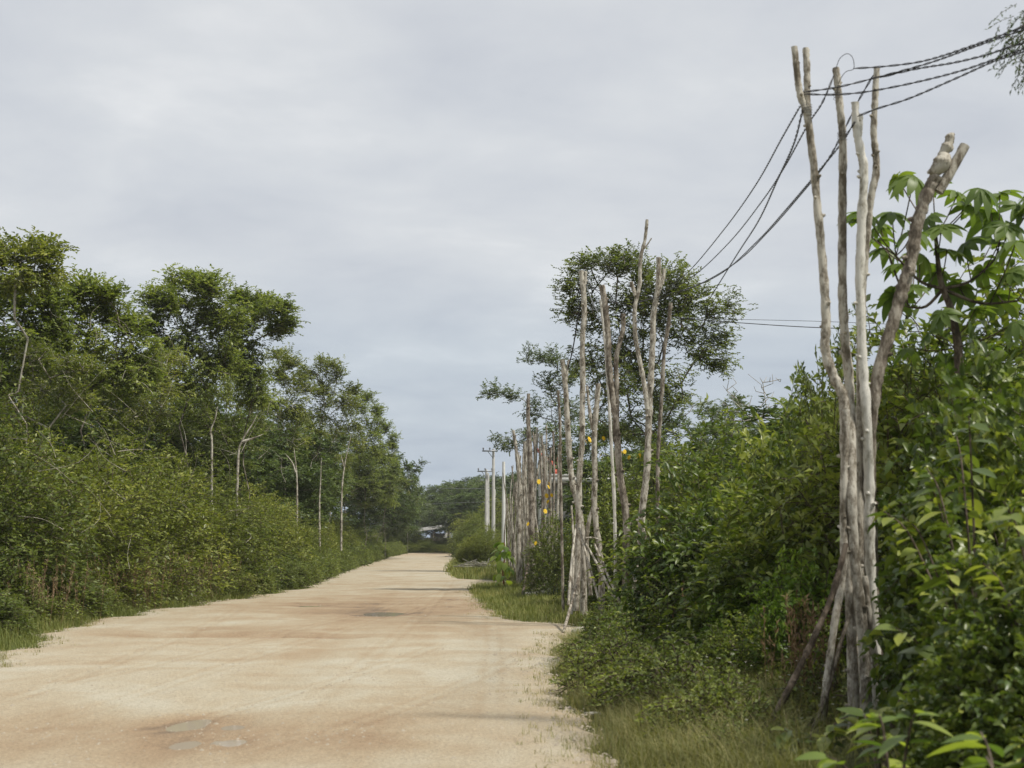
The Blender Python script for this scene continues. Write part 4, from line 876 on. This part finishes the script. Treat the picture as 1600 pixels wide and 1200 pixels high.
stick('stick_pole', 'thickest grey pole of the middle group with a split broken top', 'wooden pole', [(1029, 402, 29.2), (1028, 447, 29.2), (1021, 490, 29.2), (1019, 534, 29.2), (1016, 592, 29.2), (1013, 651, 29.2), (1010, 732, 29.2), (1003, 794, 29.2), (1001, 850, 29.2), (999, 890, 29.2), (995, 990, 29.2)], .05, .105, 'bark_pale', G2, 37,
      [('branch_stub', [(1038, 420, 29.2), (1036, 435, 29.2), (1028, 458, 29.2)], .035, .05), ('prop', [(1008, 830, 29), (1004, 870, 29), (993, 900, 28.9), (988, 985, 28.8)], .04, .05)])
stick('stick_pole', 'thin reddish pole at the right of the middle group', 'wooden pole', [(1048, 473, 29.5), (1044, 511, 29.5), (1038, 549, 29.5), (1034, 622, 29.5), (1030, 680, 29.5), (1028, 732, 29.5), (1028, 794, 29.5), (1029, 985, 29.5)], .04, .05, 'bark_brown', G2, 38)
stick('stick_pole', 'thin grey rod left of the leftmost forked pole in the middle group', 'wooden pole', [(872, 610, 34), (875, 660, 34), (876, 740, 34), (880, 960, 34)], .03, .045, 'bark_brown', G2, 39)
for i, (a, lab) in enumerate([([(905, 825, 32), (917, 871, 31.6), (935, 935, 31)], 'pale prop leaning right below the double-tipped middle pole'), ([(916, 850, 31.5), (938, 890, 31), (962, 940, 30.5)], 'longest thin prop slanting down to the right in the middle group'),
      ([(929, 850, 31.5), (948, 895, 31), (970, 945, 30.4)], 'thin prop slanting right beside the longest one'), ([(900, 820, 32), (894, 870, 31.5), (888, 945, 31)], 'pale prop leaning left under the leftmost middle pole'),
      ([(906, 895, 31), (895, 935, 30), (880, 990, 28)], 'low curved stick reaching the gravel under the middle group'), ([(893, 790, 32.5), (896, 860, 32.3), (893, 960, 32)], 'thin upright stick among the feet of the middle group')]):
    stick('wooden_prop', lab, 'wooden prop', a, .02, .028, 'bark_pale' if i != 4 else 'bark_brown', 'thin props of the middle group', 40+i)

G3 = 'crowded rough stick poles beyond the middle group'
stick('stick_pole', 'tall dark brown pole at the road side of the crowded stick poles', 'wooden pole', [(826, 615, 48), (825, 650, 48), (828, 702, 48), (831, 779, 48), (831, 840, 48), (834, 929, 48)], .05, .11, 'bark_brown', G3, 51)
stick('wooden_prop', 'dark prop leaning against the tall dark brown pole', 'wooden prop', [(826, 870, 47.8), (821, 905, 46.5), (815, 938, 44)], .035, .045, 'bark_dark', None, 52)
stick('stick_pole', 'crooked grey pole left of the tall dark brown pole', 'wooden pole', [(802, 672, 56), (806, 700, 56), (809, 730, 56), (812, 762, 56), (811, 810, 56), (810, 917, 56)], .05, .09, 'bark_pale', G3, 53)
r = np.random.default_rng(19)
for i in range(38):
    px = ([838, 846, 819, 855, 814, 821, 842, 862, 807, 869, 800, 797, 794, 791, 817, 828, 804, 799, 851, 835, 811, 796, 824, 792, 859, 865, 840, 832, 848, 822]+[803+4.3*q for q in range(16)])[i]
    d = np.interp(px, [790, 800, 815, 835, 870], [88, 78, 62, 52, 46])+r.uniform(-2, 2)
    top = np.interp(px, [790, 800, 815, 840, 870], [742, 745, 705, 690, 680])+r.uniform(-28, 42)
    if i < 3: top = [668, 700, 690][i]
    w = r.normal(0, 3, 4); gy = HY+CAMH/d*F+2
    stick('stick_pole', 'weathered grey stick among the crowded poles near the white post', 'wooden pole',
          [(px+w[0], top, d), (px+w[1], top+(gy-top)*.33, d), (px+w[2]*.6, top+(gy-top)*.66, d), (px+w[3], gy, d)], r.uniform(.022, .036), r.uniform(.034, .055), ('bark_pale', 'bark_brown', 'bark_pale')[i % 3], G3, 60+i, sides=7)

# ------------------------------------------------------------------ twisted cables
GC = 'twisted black cables carried by the stick poles'
Q1 = D1-.08
RR = at(1700, 28, 10.4)
cable('twisted_cable', 'highest twisted cable running right from the loop on the second front pole', [at(1334, 107, Q1), at(1380, 104, Q1), at(1440, 96, 12.7), at(1500, 78, 12.0), at(1583, 48, 11.2), at(1700, 5, 10.2)], .0043, 'cable', True, group=GC)
cable('twisted_cable', 'twisted cable running right from the forked front pole, second from top', [at(1256, 144, Q1), at(1310, 136, Q1), at(1370, 121, Q1), at(1450, 99, 12.6), at(1520, 74, 11.8), at(1583, 52, 11.2), at(1700, 12, 10.2)], .0043, 'cable', True, group=GC)
cable('twisted_cable', 'thin twisted cable sagging between the upper cables at top right', [at(1375, 121, Q1), at(1430, 108, 12.8), at(1490, 98, 12.2), at(1540, 86, 11.7), at(1583, 72, 11.2), at(1700, 40, 10.2)], .0045, 'cable', True, group=GC)
cable('twisted_cable', 'twisted cable running level across the front poles then up to the right', [at(1256, 147, Q1), at(1300, 148, Q1), at(1350, 144, Q1), at(1420, 131, 12.8), at(1500, 111, 12.1), at(1583, 82, 11.3), at(1700, 40, 10.2)], .0043, 'cable', True, group=GC)
cable('twisted_cable', 'lowest twisted cable at top right, starting on the stubby whitish pole', [at(1340, 182, Q1), at(1370, 170, Q1), at(1420, 154, 12.8), at(1490, 124, 12.2), at(1550, 97, 11.6), at(1583, 86, 11.3), at(1700, 48, 10.2)], .0043, 'cable', True, group=GC)
cable('cable_loop', 'thin dark cable loop curling over the tip of the second front pole', [at(1306, 108, Q1), at(1312, 92, Q1), at(1323, 84, Q1), at(1332, 90, Q1), at(1334, 107, Q1), at(1322, 112, Q1), at(1314, 122, Q1), at(1309, 134, Q1), at(1308, 148, Q1)], .003, 'cable', cat='cable')
E2 = 29.0
cable('twisted_cable', 'leftmost twisted cable falling from the forked front pole to the middle group', [at(1250, 166, Q1), at(1222, 215, 14.5), at(1180, 290, 17.5), at(1130, 360, 21.5), at(1075, 425, 26), at(1036, 452, E2), at(1000, 463, 30), at(960, 463, 30.6), at(916, 445, 32.5)], .0043, 'cable', True, group=GC)
cable('twisted_cable', 'twisted cable from the second front pole tip falling left, second of its fan', [at(1303, 118, Q1), at(1285, 160, Q1), at(1262, 195, 14), at(1225, 262, 16), at(1190, 315, 18.5), at(1140, 378, 22.5), at(1085, 430, 26.5), at(1036, 458, E2), at(1000, 470, 30), at(955, 470, 30.5), at(916, 440, 32.5)], .0043, 'cable', True, group=GC)
cable('twisted_cable', 'steep twisted cable of the fan crossing behind the others', [at(1254, 172, Q1), at(1240, 225, 14), at(1215, 280, 16), at(1185, 345, 19), at(1150, 400, 24), at(1110, 465, 34)], .005, 'cable', True, group=GC)
cable('twisted_cable', 'twisted cable from the slim curving front pole falling left behind the poles', [at(1364, 118, D1+.2), at(1340, 160, D1+.2), at(1318, 205, D1+.3), at(1290, 255, 14), at(1250, 305, 16), at(1200, 362, 19), at(1150, 410, 22.5), at(1090, 445, 26.5), at(1036, 462, E2), at(992, 474, 29)], .0043, 'cable', True, group=GC)
cable('twisted_cable', 'lowest twisted cable of the fan falling left from the whitish front pole', [at(1336, 190, Q1), at(1310, 230, 13.4), at(1275, 272, 14.5), at(1230, 325, 17), at(1185, 375, 20), at(1130, 425, 24), at(1080, 450, 27), at(1036, 466, E2), at(990, 478, 30), at(948, 470, 30)], .0043, 'cable', True, group=GC)
cable('cable_loop', 'slack grey cable dropping between the double-tipped and brown middle poles', [at(916, 445, 32.5), at(925, 470, 32), at(935, 490, 31.5), at(941, 505, 31)], .012, 'cable_grey')
cable('cable_loop', 'slack dark cable hanging from the double-tipped pole to the leftmost middle pole', [at(907, 470, 32.7), at(901, 510, 32.8), at(894, 550, 32.9), at(885, 585, 33)], .013, 'cable')

# ------------------------------------------------------------------ lobed-leaf tree at the right
def lobed_leaf(seed, fold, dr):
    g = Geo(); nlob = 9; rg = np.random.default_rng(seed)
    for k in range(nlob):
        a = -2.45+4.9*k/(nlob-1)+rg.normal(0, .06); ll = (.27-.07*abs(a)/2.5)*rg.uniform(.88, 1.1); lw = .105*rg.uniform(.85, 1.1); n = 8; t = np.linspace(0, 1, n)
        w = lw*.5*np.sin(math.pi*np.minimum(t**1.15*.97+.03, 1))**.75; w[-1] = .001; w[0] = .006
        dz = -dr*ll*t**2.0*rg.uniform(.7, 1.3); q = np.array([math.sin(a), math.cos(a), 0]); p_ = np.array([math.cos(a), -math.sin(a), 0])
        cx_ = q*(ll*t)[:, None]+np.array([0, 0, 1.])*dz[:, None]; up = np.array([0, 0, 1.])
        V = np.concatenate([cx_, cx_+p_*w[:, None]+up*(w*fold)[:, None], cx_-p_*w[:, None]+up*(w*fold)[:, None]])
        f = [(i, n+i, n+i+1, i+1) for i in range(n-1)]+[(2*n+i, i, i+1, 2*n+i+1) for i in range(n-1)]
        g.add(V, None, f, np.full(3*n, .45+rg.normal(0, .05)))
    return g.mesh('lobed_leaf', M['leaf_big'], True)
LL = [lobed_leaf(1, .25, .55), lobed_leaf(2, .15, .9), lobed_leaf(3, .3, .35)]
def cecropia():
    base = at(1500, 1000, 15.2); base[2] = 0
    t = thing('lobed_leaf_tree', 'young tree with huge hand-shaped leaves at the upper right', 'tree', tuple(base))
    rng = np.random.default_rng(5)
    spots = [(1400, 278), (1432, 272), (1455, 290), (1350, 338), (1378, 350), (1335, 345), (1395, 330), (1388, 385), (1372, 372), (1500, 300), (1530, 296), (1560, 305), (1585, 322), (1545, 335), (1575, 350), (1515, 325), (1590, 380), (1560, 380), (1450, 338), (1430, 365), (1470, 352),
             (1410, 410), (1440, 400), (1480, 390), (1510, 380), (1465, 425), (1540, 420), (1580, 425), (1500, 450), (1430, 450), (1400, 460), (1560, 460), (1525, 480), (1475, 490), (1590, 500), (1605, 330), (1615, 420), (1620, 300), (1450, 520), (1540, 540), (1420, 540), (1490, 560)]
    top = np.array([at(1462, 370, 15.0), at(1470, 440, 15.1), at(1490, 500, 15.1), at(1500, 620, 15.1), base])[::-1]-base
    g = Geo(); P = catmull(top, 5); tube(g, P, np.linspace(.055, .018, len(P)), 8)
    mt = g.mesh('trunk', M['bark_dark'], True); obj('trunk', mt, t)
    nodes = [P[i] for i in range(len(P)//3, len(P))]
    gb = Geo()
    for hx in [(1560, 400, 15.3), (1400, 400, 14.8), (1590, 470, 15.1), (1420, 480, 15.4)]:
        e_ = at(*hx)-base; k = min(len(nodes)-1, 7); q = catmull([nodes[k], (nodes[k]+e_)/2+np.array([0, 0, -.08]), e_], 4); tube(gb, q, np.linspace(.018, .010, len(q)), 6); nodes += list(q[2:])
    obj('branches', gb.mesh('branches', M['bark_dark'], True), t)
    pg = Geo(); arr = np.array(nodes)
    for i, (px, py) in enumerate(spots):
        d = 15.0+rng.uniform(-.7, .7); p = at(px+rng.uniform(-4, 4), py+rng.uniform(-4, 4), d)-base
        k = int(np.argmin(np.linalg.norm(arr-p-np.array([0, 0, -.25]), axis=1)))
        q = catmull([arr[k], (arr[k]+p)/2+np.array([0, 0, -.03]), p], 4); tube(pg, q, .0065, 5)
        s = rng.uniform(.68, 1.02)
        out = p-arr[k]; az = math.atan2(out[1], out[0])-math.pi/2
        obj('leaf', LL[i % 3], t, tuple(p), (rng.uniform(-.9, .35), rng.uniform(-.5, .5), az+rng.uniform(-.4, .4)), (s, s, s))
    obj('petioles', pg.mesh('petioles', M['bark_dark'], True), t)
cecropia()

# hanging foliage in the top right corner
def hanging():
    rng = np.random.default_rng(12); g = Geo(); lf = Geo()
    b = at(1760, 20, 11.5); t = thing('overhanging_branch', 'dark hanging sprays of a tree reaching in at the top right corner', 'branch', tuple(b))
    for (px, py) in [(1560, 55), (1575, 70), (1590, 45), (1600, 80), (1585, 100), (1605, 60), (1590, 20), (1615, 100), (1630, 50), (1600, 30)]:
        e_ = at(px+16, py-4, 11.5+rng.uniform(-.3, .3))-b; q = catmull([np.zeros(3), e_*.5+np.array([0, 0, .12]), e_], 4); tube(g, q, np.linspace(.02, .005, len(q)), 5)
        n = 7; O = e_+rng.normal(0, .05, (n, 3)); D = np.stack([rng.normal(-.3, .5, n), rng.normal(0, .5, n), rng.uniform(-1.2, -.1, n)], -1)
        shoots(rng, lf, O, D, .20, 11, .045, .014, rng.uniform(.1, .4, n), rich=False, twig=g, tw=.002)
    # the limb's stem comes down outside the frame to its own trunk
    q = catmull([np.zeros(3), np.array([.5, .2, -.4]), np.array([.9, .3, -2.5]), np.array([1.0, .3, -b[2]])], 6); tube(g, q, np.linspace(.03, .13, len(q)), 8)
    obj('trunk', g.mesh('trunk', M['bark_tree'], True), t); obj('crown', lf.mesh('crown', M['leaf_dark']), t)
hanging()

# ------------------------------------------------------------------ foreground big-leaf plants: every leaf its own part
def one_leaf(ll, lw, matn, name='leaf', av=.5, fold=.2, droop=.2):
    g = Geo(); n = 7; t = np.linspace(0, 1, n); w = lw*.5*np.sin(math.pi*np.minimum(t**.8, 1))**.8; w[-1] = 0.001; w[0] = .003
    cx_ = np.stack([0*t, t*ll, -droop*ll*t**2], -1)
    V = np.concatenate([cx_, cx_+np.stack([w, 0*t, w*fold], -1), cx_+np.stack([-w, 0*t, w*fold], -1)])
    f = [(i, n+i, n+i+1, i+1) for i in range(n-1)]+[(2*n+i, i, i+1, 2*n+i+1) for i in range(n-1)]
    g.add(V, None, f, np.full(3*n, av)); return g.mesh(name, M[matn], True)
LF = [one_leaf(.2, .095, 'leaf_big', av=a, fold=f_, droop=dr) for a, f_, dr in [(.25, .2, .15), (.45, .25, .25), (.6, .15, .3), (.85, .3, .2)]]
LN = [one_leaf(.14, .078, 'leaf_near', av=a, fold=f_, droop=dr) for a, f_, dr in [(.3, .2, .15), (.5, .25, .25), (.75, .2, .3), (.95, .3, .2)]]
def leafy_plant(name, label, x, y, stems, nleaf, hh, meshes, seed, spread, s0=1.0, barkn='bark_dark', toward=None):
    rng = np.random.default_rng(seed); t = thing(name, label, 'plant', (x, y, 0))
    for k in range(stems):
        a = rng.uniform(0, 6.28); q = rng.uniform(.3, 1)*spread
        e_ = np.array([math.cos(a)*q, math.sin(a)*q, hh*rng.uniform(.6, 1.05)])
        P = catmull([(0, 0, -.03), (e_[0]*.3, e_[1]*.3, e_[2]*.55), (e_[0]*.7, e_[1]*.7, e_[2]*.9), tuple(e_)], 6)
        g = Geo(); tube(g, P, np.linspace(.011, .004, len(P)), 6); st = obj('stem', g.mesh('stem', M[barkn], True), t)
        for j in range(nleaf):
            u = .3+.7*(j+.5)/nleaf; i = min(len(P)-2, int(u*(len(P)-1))); p = P[i]; tg = P[i+1]-P[i]; az = math.atan2(tg[1], tg[0])
            ang = az+(1 if j % 2 else -1)*rng.uniform(.6, 1.3)-math.pi/2 if j < nleaf-1 else az-math.pi/2
            s = s0*rng.uniform(.7, 1.2)*(1.1 if u < .8 else .8)
            obj('leaf', meshes[int(rng.integers(0, len(meshes)))], t, tuple(p), (rng.uniform(-.35, .35), rng.uniform(-.4, .4), ang), (s, s, s))
    return t
leafy_plant('broad_leaf_plant', 'broad-leaved plant with yellow-green leaves in the bottom right corner', 2.02, 6.6, 6, 9, .95, LF, 1, .38)
leafy_plant('broad_leaf_plant', 'broad-leaved plant in the bottom right, just left of the corner plant', 1.78, 7.6, 5, 9, .8, LF, 2, .4, .85)
leafy_plant('leafy_sapling', 'leafy sapling in front of the foot of the front poles', 2.3, 10.2, 4, 9, .68, LN, 3, .55, 1.25)
leafy_plant('leafy_sapling', 'leafy sapling spreading right of the foot of the front poles', 2.75, 9.6, 9, 13, 1.45, LN, 4, .6, 1.25)
leafy_plant('leafy_sapling', 'tall leafy sapling in the right foreground below the dense shrub', 3.0, 10.4, 9, 15, 2.3, LN, 5, .6, 1.2)
leafy_plant('leafy_sapling', 'low leafy sapling left of the front poles at the bottom edge', 2.0, 10.9, 4, 9, .45, LN, 6, .35, 1.1)
leafy_plant('leafy_sapling', 'leafy sapling at the right edge of the view, halfway down', 2.95, 8.8, 9, 14, 1.9, LN, 7, .55, 1.15)
# yellow-green plant with a red stem beside the white post
t = thing('young_broadleaf', 'yellow-green broad-leaved plant on the grass in front of the white post', 'plant', (xat(788, 54), 54, 0))
rng = np.random.default_rng(21); g = Geo(); tube(g, catmull([(0, 0, 0), (-.05, 0, .6), (.05, 0, 1.2), (0, 0, 1.55)], 4), np.linspace(.03, .012, 13), 6); obj('stem', g.mesh('stem', M['red_stem'], True), t)
LY = [one_leaf(.38, .27, 'leaf_lime', av=a, fold=.15, droop=.4) for a in (.35, .6, .9)]
for k in range(30):
    z = rng.uniform(.25, 1.55); a = rng.uniform(0, 6.28); rr_ = rng.uniform(.05, .32)*(1.2-.3*z/1.5)
    obj('leaf', LY[k % 3], t, (rr_*math.cos(a), rr_*math.sin(a), z), (rng.uniform(-.9, -.1), rng.uniform(-.3, .3), a-math.pi/2), (.85, .85, .85))

# ------------------------------------------------------------------ rocks
def rock(x, y, s, label, seed, group=None, z=0.0):
    r_ = np.random.default_rng(seed); g = Geo()
    nu, nv = 10, 7; V = []
    for i in range(nv):
        ph = math.pi*(i+.5)/nv
        for j in range(nu):
            th_ = 2*math.pi*j/nu; q = 1+r_.normal(0, .12); V.append((math.sin(ph)*math.cos(th_)*q*s[0], math.sin(ph)*math.sin(th_)*q*s[1], math.cos(ph)*q*s[2]))
    V += [(0, 0, s[2]), (0, 0, -s[2])]
    f4 = [(i*nu+j, (i+1)*nu+j, (i+1)*nu+(j+1) % nu, i*nu+(j+1) % nu) for i in range(nv-1) for j in range(nu)]
    f3 = [(nv*nu, j, (j+1) % nu) for j in range(nu)]+[(nv*nu+1, (nv-1)*nu+(j+1) % nu, (nv-1)*nu+j) for j in range(nu)]
    g.add(V, f3, f4); return tag(obj('rock', g.mesh('rock', M['stone']), None, (x, y, z+s[2]*.35)), label, 'rock', group)
rock(xat(829, 45), 45.0, (.32, .25, .13), 'flat pale rock at the foot of the tall dark brown pole', 1)
rock(xat(850, 45.5), 45.5, (.24, .22, .17), 'dark lumpy rock right of the flat pale rock', 2)
rock(xat(858, 46), 46.0, (.2, .2, .2), 'upper lumpy rock behind the flat pale rock', 3)
rock(xat(840, 46.2), 46.2, (.2, .2, .13), 'small rock between the flat pale rock and the lumpy rocks', 4)
rock(xat(906, 27.5), 27.5, (.16, .13, .10), 'whitish rock under the low curved stick by the gravel', 5)
rock(xat(921, 27.2), 27.2, (.12, .12, .09), 'smaller whitish rock right of the gravel edge', 6)
rock(xat(925, 15.1), 15.1, (.09, .05, .014), 'flat pale stone where the right grass meets the road', 7)
# pale leafy plant on the right verge, modelled as a heap of straw-coloured stems
t = thing('pale_plant', 'pale leafy plant, shaped as a heap of stems, on the grassy right edge of the road', 'brush heap', (xat(748, 84), 84, 0)); g = Geo(); rng = np.random.default_rng(2)
for k in range(60):
    a = rng.uniform(0, 3.14); p = np.array([rng.normal(0, .4), rng.normal(0, .4), rng.uniform(.05, .5)]); v = np.array([math.cos(a), math.sin(a), rng.normal(0, .3)])*rng.uniform(.2, .6)
    tube(g, [p-v, p+v], rng.uniform(.012, .03), 4)
obj('plant_stems', g.mesh('plant_stems', M['straw']), t)['kind'] = 'stuff'

# ------------------------------------------------------------------ grass
def ground_h(x, y):
    e = np.maximum(ledge(y)-x, x-redge(y)); return -0.05+np.clip(e, 0, 3)*0.06
def blades(name, label, P, hgt, wid, matn, seed, lean=.35, var0=.45, varn=.16):
    rng = np.random.default_rng(seed); n = len(P); g = Geo()
    a = rng.uniform(0, 6.28, n); D = np.stack([np.cos(a), np.sin(a), 0*a], -1); S_ = np.stack([-np.sin(a), np.cos(a), 0*a], -1)
    ln = np.abs(rng.normal(lean, lean*.6, n))[:, None]; h = hgt[:, None]; w = wid[:, None]
    up = np.array([[0, 0, 1.0]])
    V = np.stack([P-S_*w*.5, P+S_*w*.5, P+up*h*.55+D*h*ln*.35+S_*w*.4, P+up*h*.55+D*h*ln*.35-S_*w*.4, P+up*h*(1-.25*ln)+D*h*ln], 1)
    b = np.arange(n)[:, None]*5
    g.add(V.reshape(-1, 3), b+np.array([[3, 2, 4]]), b+np.array([[0, 1, 2, 3]]), np.repeat(np.clip(var0+rng.normal(0, varn, n), 0, 1), 5))
    return tag(obj(name, g.mesh(name, M[matn])), label, 'grass', kind='stuff')
def tufts(rng, xs_, ys_, per, spread):
    n = len(xs_); X_ = np.repeat(xs_, per)+rng.normal(0, spread, n*per); Y_ = np.repeat(ys_, per)+rng.normal(0, spread, n*per); return X_, Y_
rng = np.random.default_rng(31)
# right verge, near
n = 3900; y = np.exp(rng.uniform(math.log(10.3), math.log(29), n)); x = redge(y)+np.abs(rng.gamma(1.6, .75, n))+.02; x += rng.normal(0, .03, n)
kp = ~((x > 2.05) & (y < 13.4) & (rng.uniform(0, 1, n) < .93)); x, y = x[kp], y[kp]; n = len(x)
X_, Y_ = tufts(rng, x, y, 17, .06); hh = np.repeat(rng.uniform(.14, .42, n)*np.clip(.45+(x-redge(y))*.9, .45, 1.15), 17)*rng.uniform(.6, 1.25, n*17)
blades('grass', 'long soft grass covering the right verge beside the road', np.stack([X_, Y_, ground_h(X_, Y_)], -1), hh, np.full(len(hh), .0048), 'grass', 1, .8)
# grass tongue
n = 2600; y = rng.uniform(31, 62, n); x = redge(y)+rng.uniform(0, 1, n)**1.2*3.2; keep = ~((y > 59.5) & (y < 65)); x, y = x[keep], y[keep]; n = len(x)
X_, Y_ = tufts(rng, x, y, 13, .09); hh = np.repeat(rng.uniform(.07, .22, n), 13)*rng.uniform(.6, 1.3, n*13)
blades('grass', 'short grass on the verge in front of the stick poles', np.stack([X_, Y_, ground_h(X_, Y_)], -1), hh, np.full(len(hh), .012), 'grass_left', 2, .4, .5)
n = 2200; y = rng.uniform(66, 150, n); x = redge(y)+rng.uniform(0, 1, n)*4
X_, Y_ = tufts(rng, x, y, 8, .14); hh = np.repeat(rng.uniform(.12, .4, n), 8)
blades('grass', 'far grass along the right side of the road', np.stack([X_, Y_, ground_h(X_, Y_)], -1), hh, np.full(len(hh), .03), 'grass_left', 3, .4, .5)
# left verge
n = 3600; y = np.exp(rng.uniform(math.log(20), math.log(60), n)); x = ledge(y)-np.abs(rng.gamma(1.5, .7, n))+.05
X_, Y_ = tufts(rng, x, y, 14, .08); hh = np.repeat(rng.uniform(.12, .5, n)*np.clip(.35+(ledge(y)-x)*.8, .35, 1.3), 14)*rng.uniform(.6, 1.25, n*14)
blades('grass', 'tall green grass along the left edge of the road', np.stack([X_, Y_, ground_h(X_, Y_)], -1), hh, np.full(len(hh), .009), 'grass_left', 4, .4)
n = 750; y = np.exp(rng.uniform(math.log(11), math.log(60), n)); sd_ = rng.uniform(0, 1, n) < .5
x = np.where(sd_, redge(y)-np.abs(rng.normal(0, .22, n)), ledge(y)+np.abs(rng.normal(0, .22, n)))
X_, Y_ = tufts(rng, x, y, 9, .035); hh = np.repeat(rng.uniform(.025, .09, n), 9)*rng.uniform(.6, 1.25, n*9)
blades('grass', 'thin sprouting grass scattered over the gravelly road edges', np.stack([X_, Y_, road_z(X_, Y_)-.06*np.exp(-np.minimum(np.abs(X_-redge(Y_)), np.abs(X_-ledge(Y_)))/.1)], -1), hh, np.full(len(hh), .005), 'grass', 7, .8, .55)
# dry stalks with seed heads
def stalks(name, label, spots, per, hmin, hmax, seed, rad=.35):
    rng = np.random.default_rng(seed); g = Geo(); A_, B_, P_ = [], [], []
    for (x, y) in spots:
        for k in range(per):
            p = np.array([x+rng.normal(0, rad), y+rng.normal(0, rad), 0.0]); h = rng.uniform(hmin, hmax); v = np.array([rng.normal(0, .10), rng.normal(0, .10), 1.0])*h
            A_.append(p); B_.append(p+v)
    A_ = np.array(A_); B_ = np.array(B_); n = len(A_)
    cones(g, A_, B_, np.full(n, .0035), np.full(n, .002), 3, .3)
    m_ = 16; t_ = rng.uniform(.55, 1, (n, m_)); P = A_[:, None]+(B_-A_)[:, None]*t_[..., None]
    D = rng.normal(0, 1, (n, m_, 3))*np.array([.5, .5, .3])+np.array([0, 0, .9])
    put_leaves(g, P.reshape(-1, 3), D.reshape(-1, 3), rng.normal(0, 1, (n*m_, 3)), rng.uniform(.04, .08, n*m_), np.full(n*m_, .012), rng.uniform(.2, .9, n*m_))
    return tag(obj(name, g.mesh(name, M['dry'])), label, 'grass', kind='stuff')
stalks('seed_stalks', 'reddish brown seed stalks standing in the left verge', [(xat(px, d), d) for px, d in [(58, 30), (168, 35.5), (222, 38), (232, 38), (275, 42), (283, 42), (310, 43.5), (340, 45.5), (205, 37), (262, 40), (95, 31.5), (360, 48)]], 26, .7, 1.35, 1, .28)
stalks('seed_stalks', 'brown dead stalks among the right-hand bushes', [(xat(px, d), d) for px, d in [(1095, 18.5), (1120, 18.5), (1245, 14.5), (1262, 14.2), (1085, 20), (1275, 13.8)]], 16, .6, 1.15, 2, .15)
# small white flowers
rng = np.random.default_rng(15); g = Geo(); n = 170; y = rng.uniform(11.5, 22, n); x = redge(y)+rng.uniform(.9, 2.6, n); z = rng.uniform(.25, .75, n)
for k in range(6):
    a = k*math.pi/3; D = np.tile([[math.cos(a), math.sin(a), .3]], (n, 1))
    put_leaves(g, np.stack([x, y, z], -1), D, np.tile([[0, 0, 1.0]], (n, 1)), np.full(n, .015), np.full(n, .010), np.full(n, .5))
o = tag(obj('wildflowers', g.mesh('wildflowers', M['white_petal'])), 'tiny white flowers dotted through the right verge', 'flowers', kind='stuff')
g = Geo(); cones(g, np.stack([x, y, 0*z], -1), np.stack([x, y, z], -1), np.full(n, .002), np.full(n, .0015), 3); obj('stems', g.mesh('stems', M['leaf_green']), o)
# trailing ground plants on the right verge
SH['herb'] = make_shrub(51, .55, .45, 330, 8, .045, .022, 'leaf_green', .2, stems=3)
r = np.random.default_rng(66)
for k in range(75):
    d = math.exp(r.uniform(math.log(11.2), math.log(24))); x = float(redge(d))+.6+abs(r.normal(0, 1.1)); s = r.uniform(.5, 1.3)
    if x > 1.9 and d < 13.6: continue
    plant_shrub('herb', 'small leafy herb growing in the grass of the right verge', x, d, k, s, 'small herbs in the right verge', 'herb', 'herb')

# ------------------------------------------------------------------ damp air
g = Geo(); box(g, -90, 90, -12, 330, -1.2, 19)
hm, t_, out_ = mat_base('haze'); pv = N(t_, 'ShaderNodeVolumePrincipled'); pv.inputs['Color'].default_value = (.93, .95, .97, 1); pv.inputs['Density'].default_value = .00024
pv.inputs['Anisotropy'].default_value = .2
t_.links.new(pv.outputs[0], out_.inputs['Volume'])
tag(obj('haze', g.mesh('haze', hm)), 'faint damp haze in the air', kind='stuff')
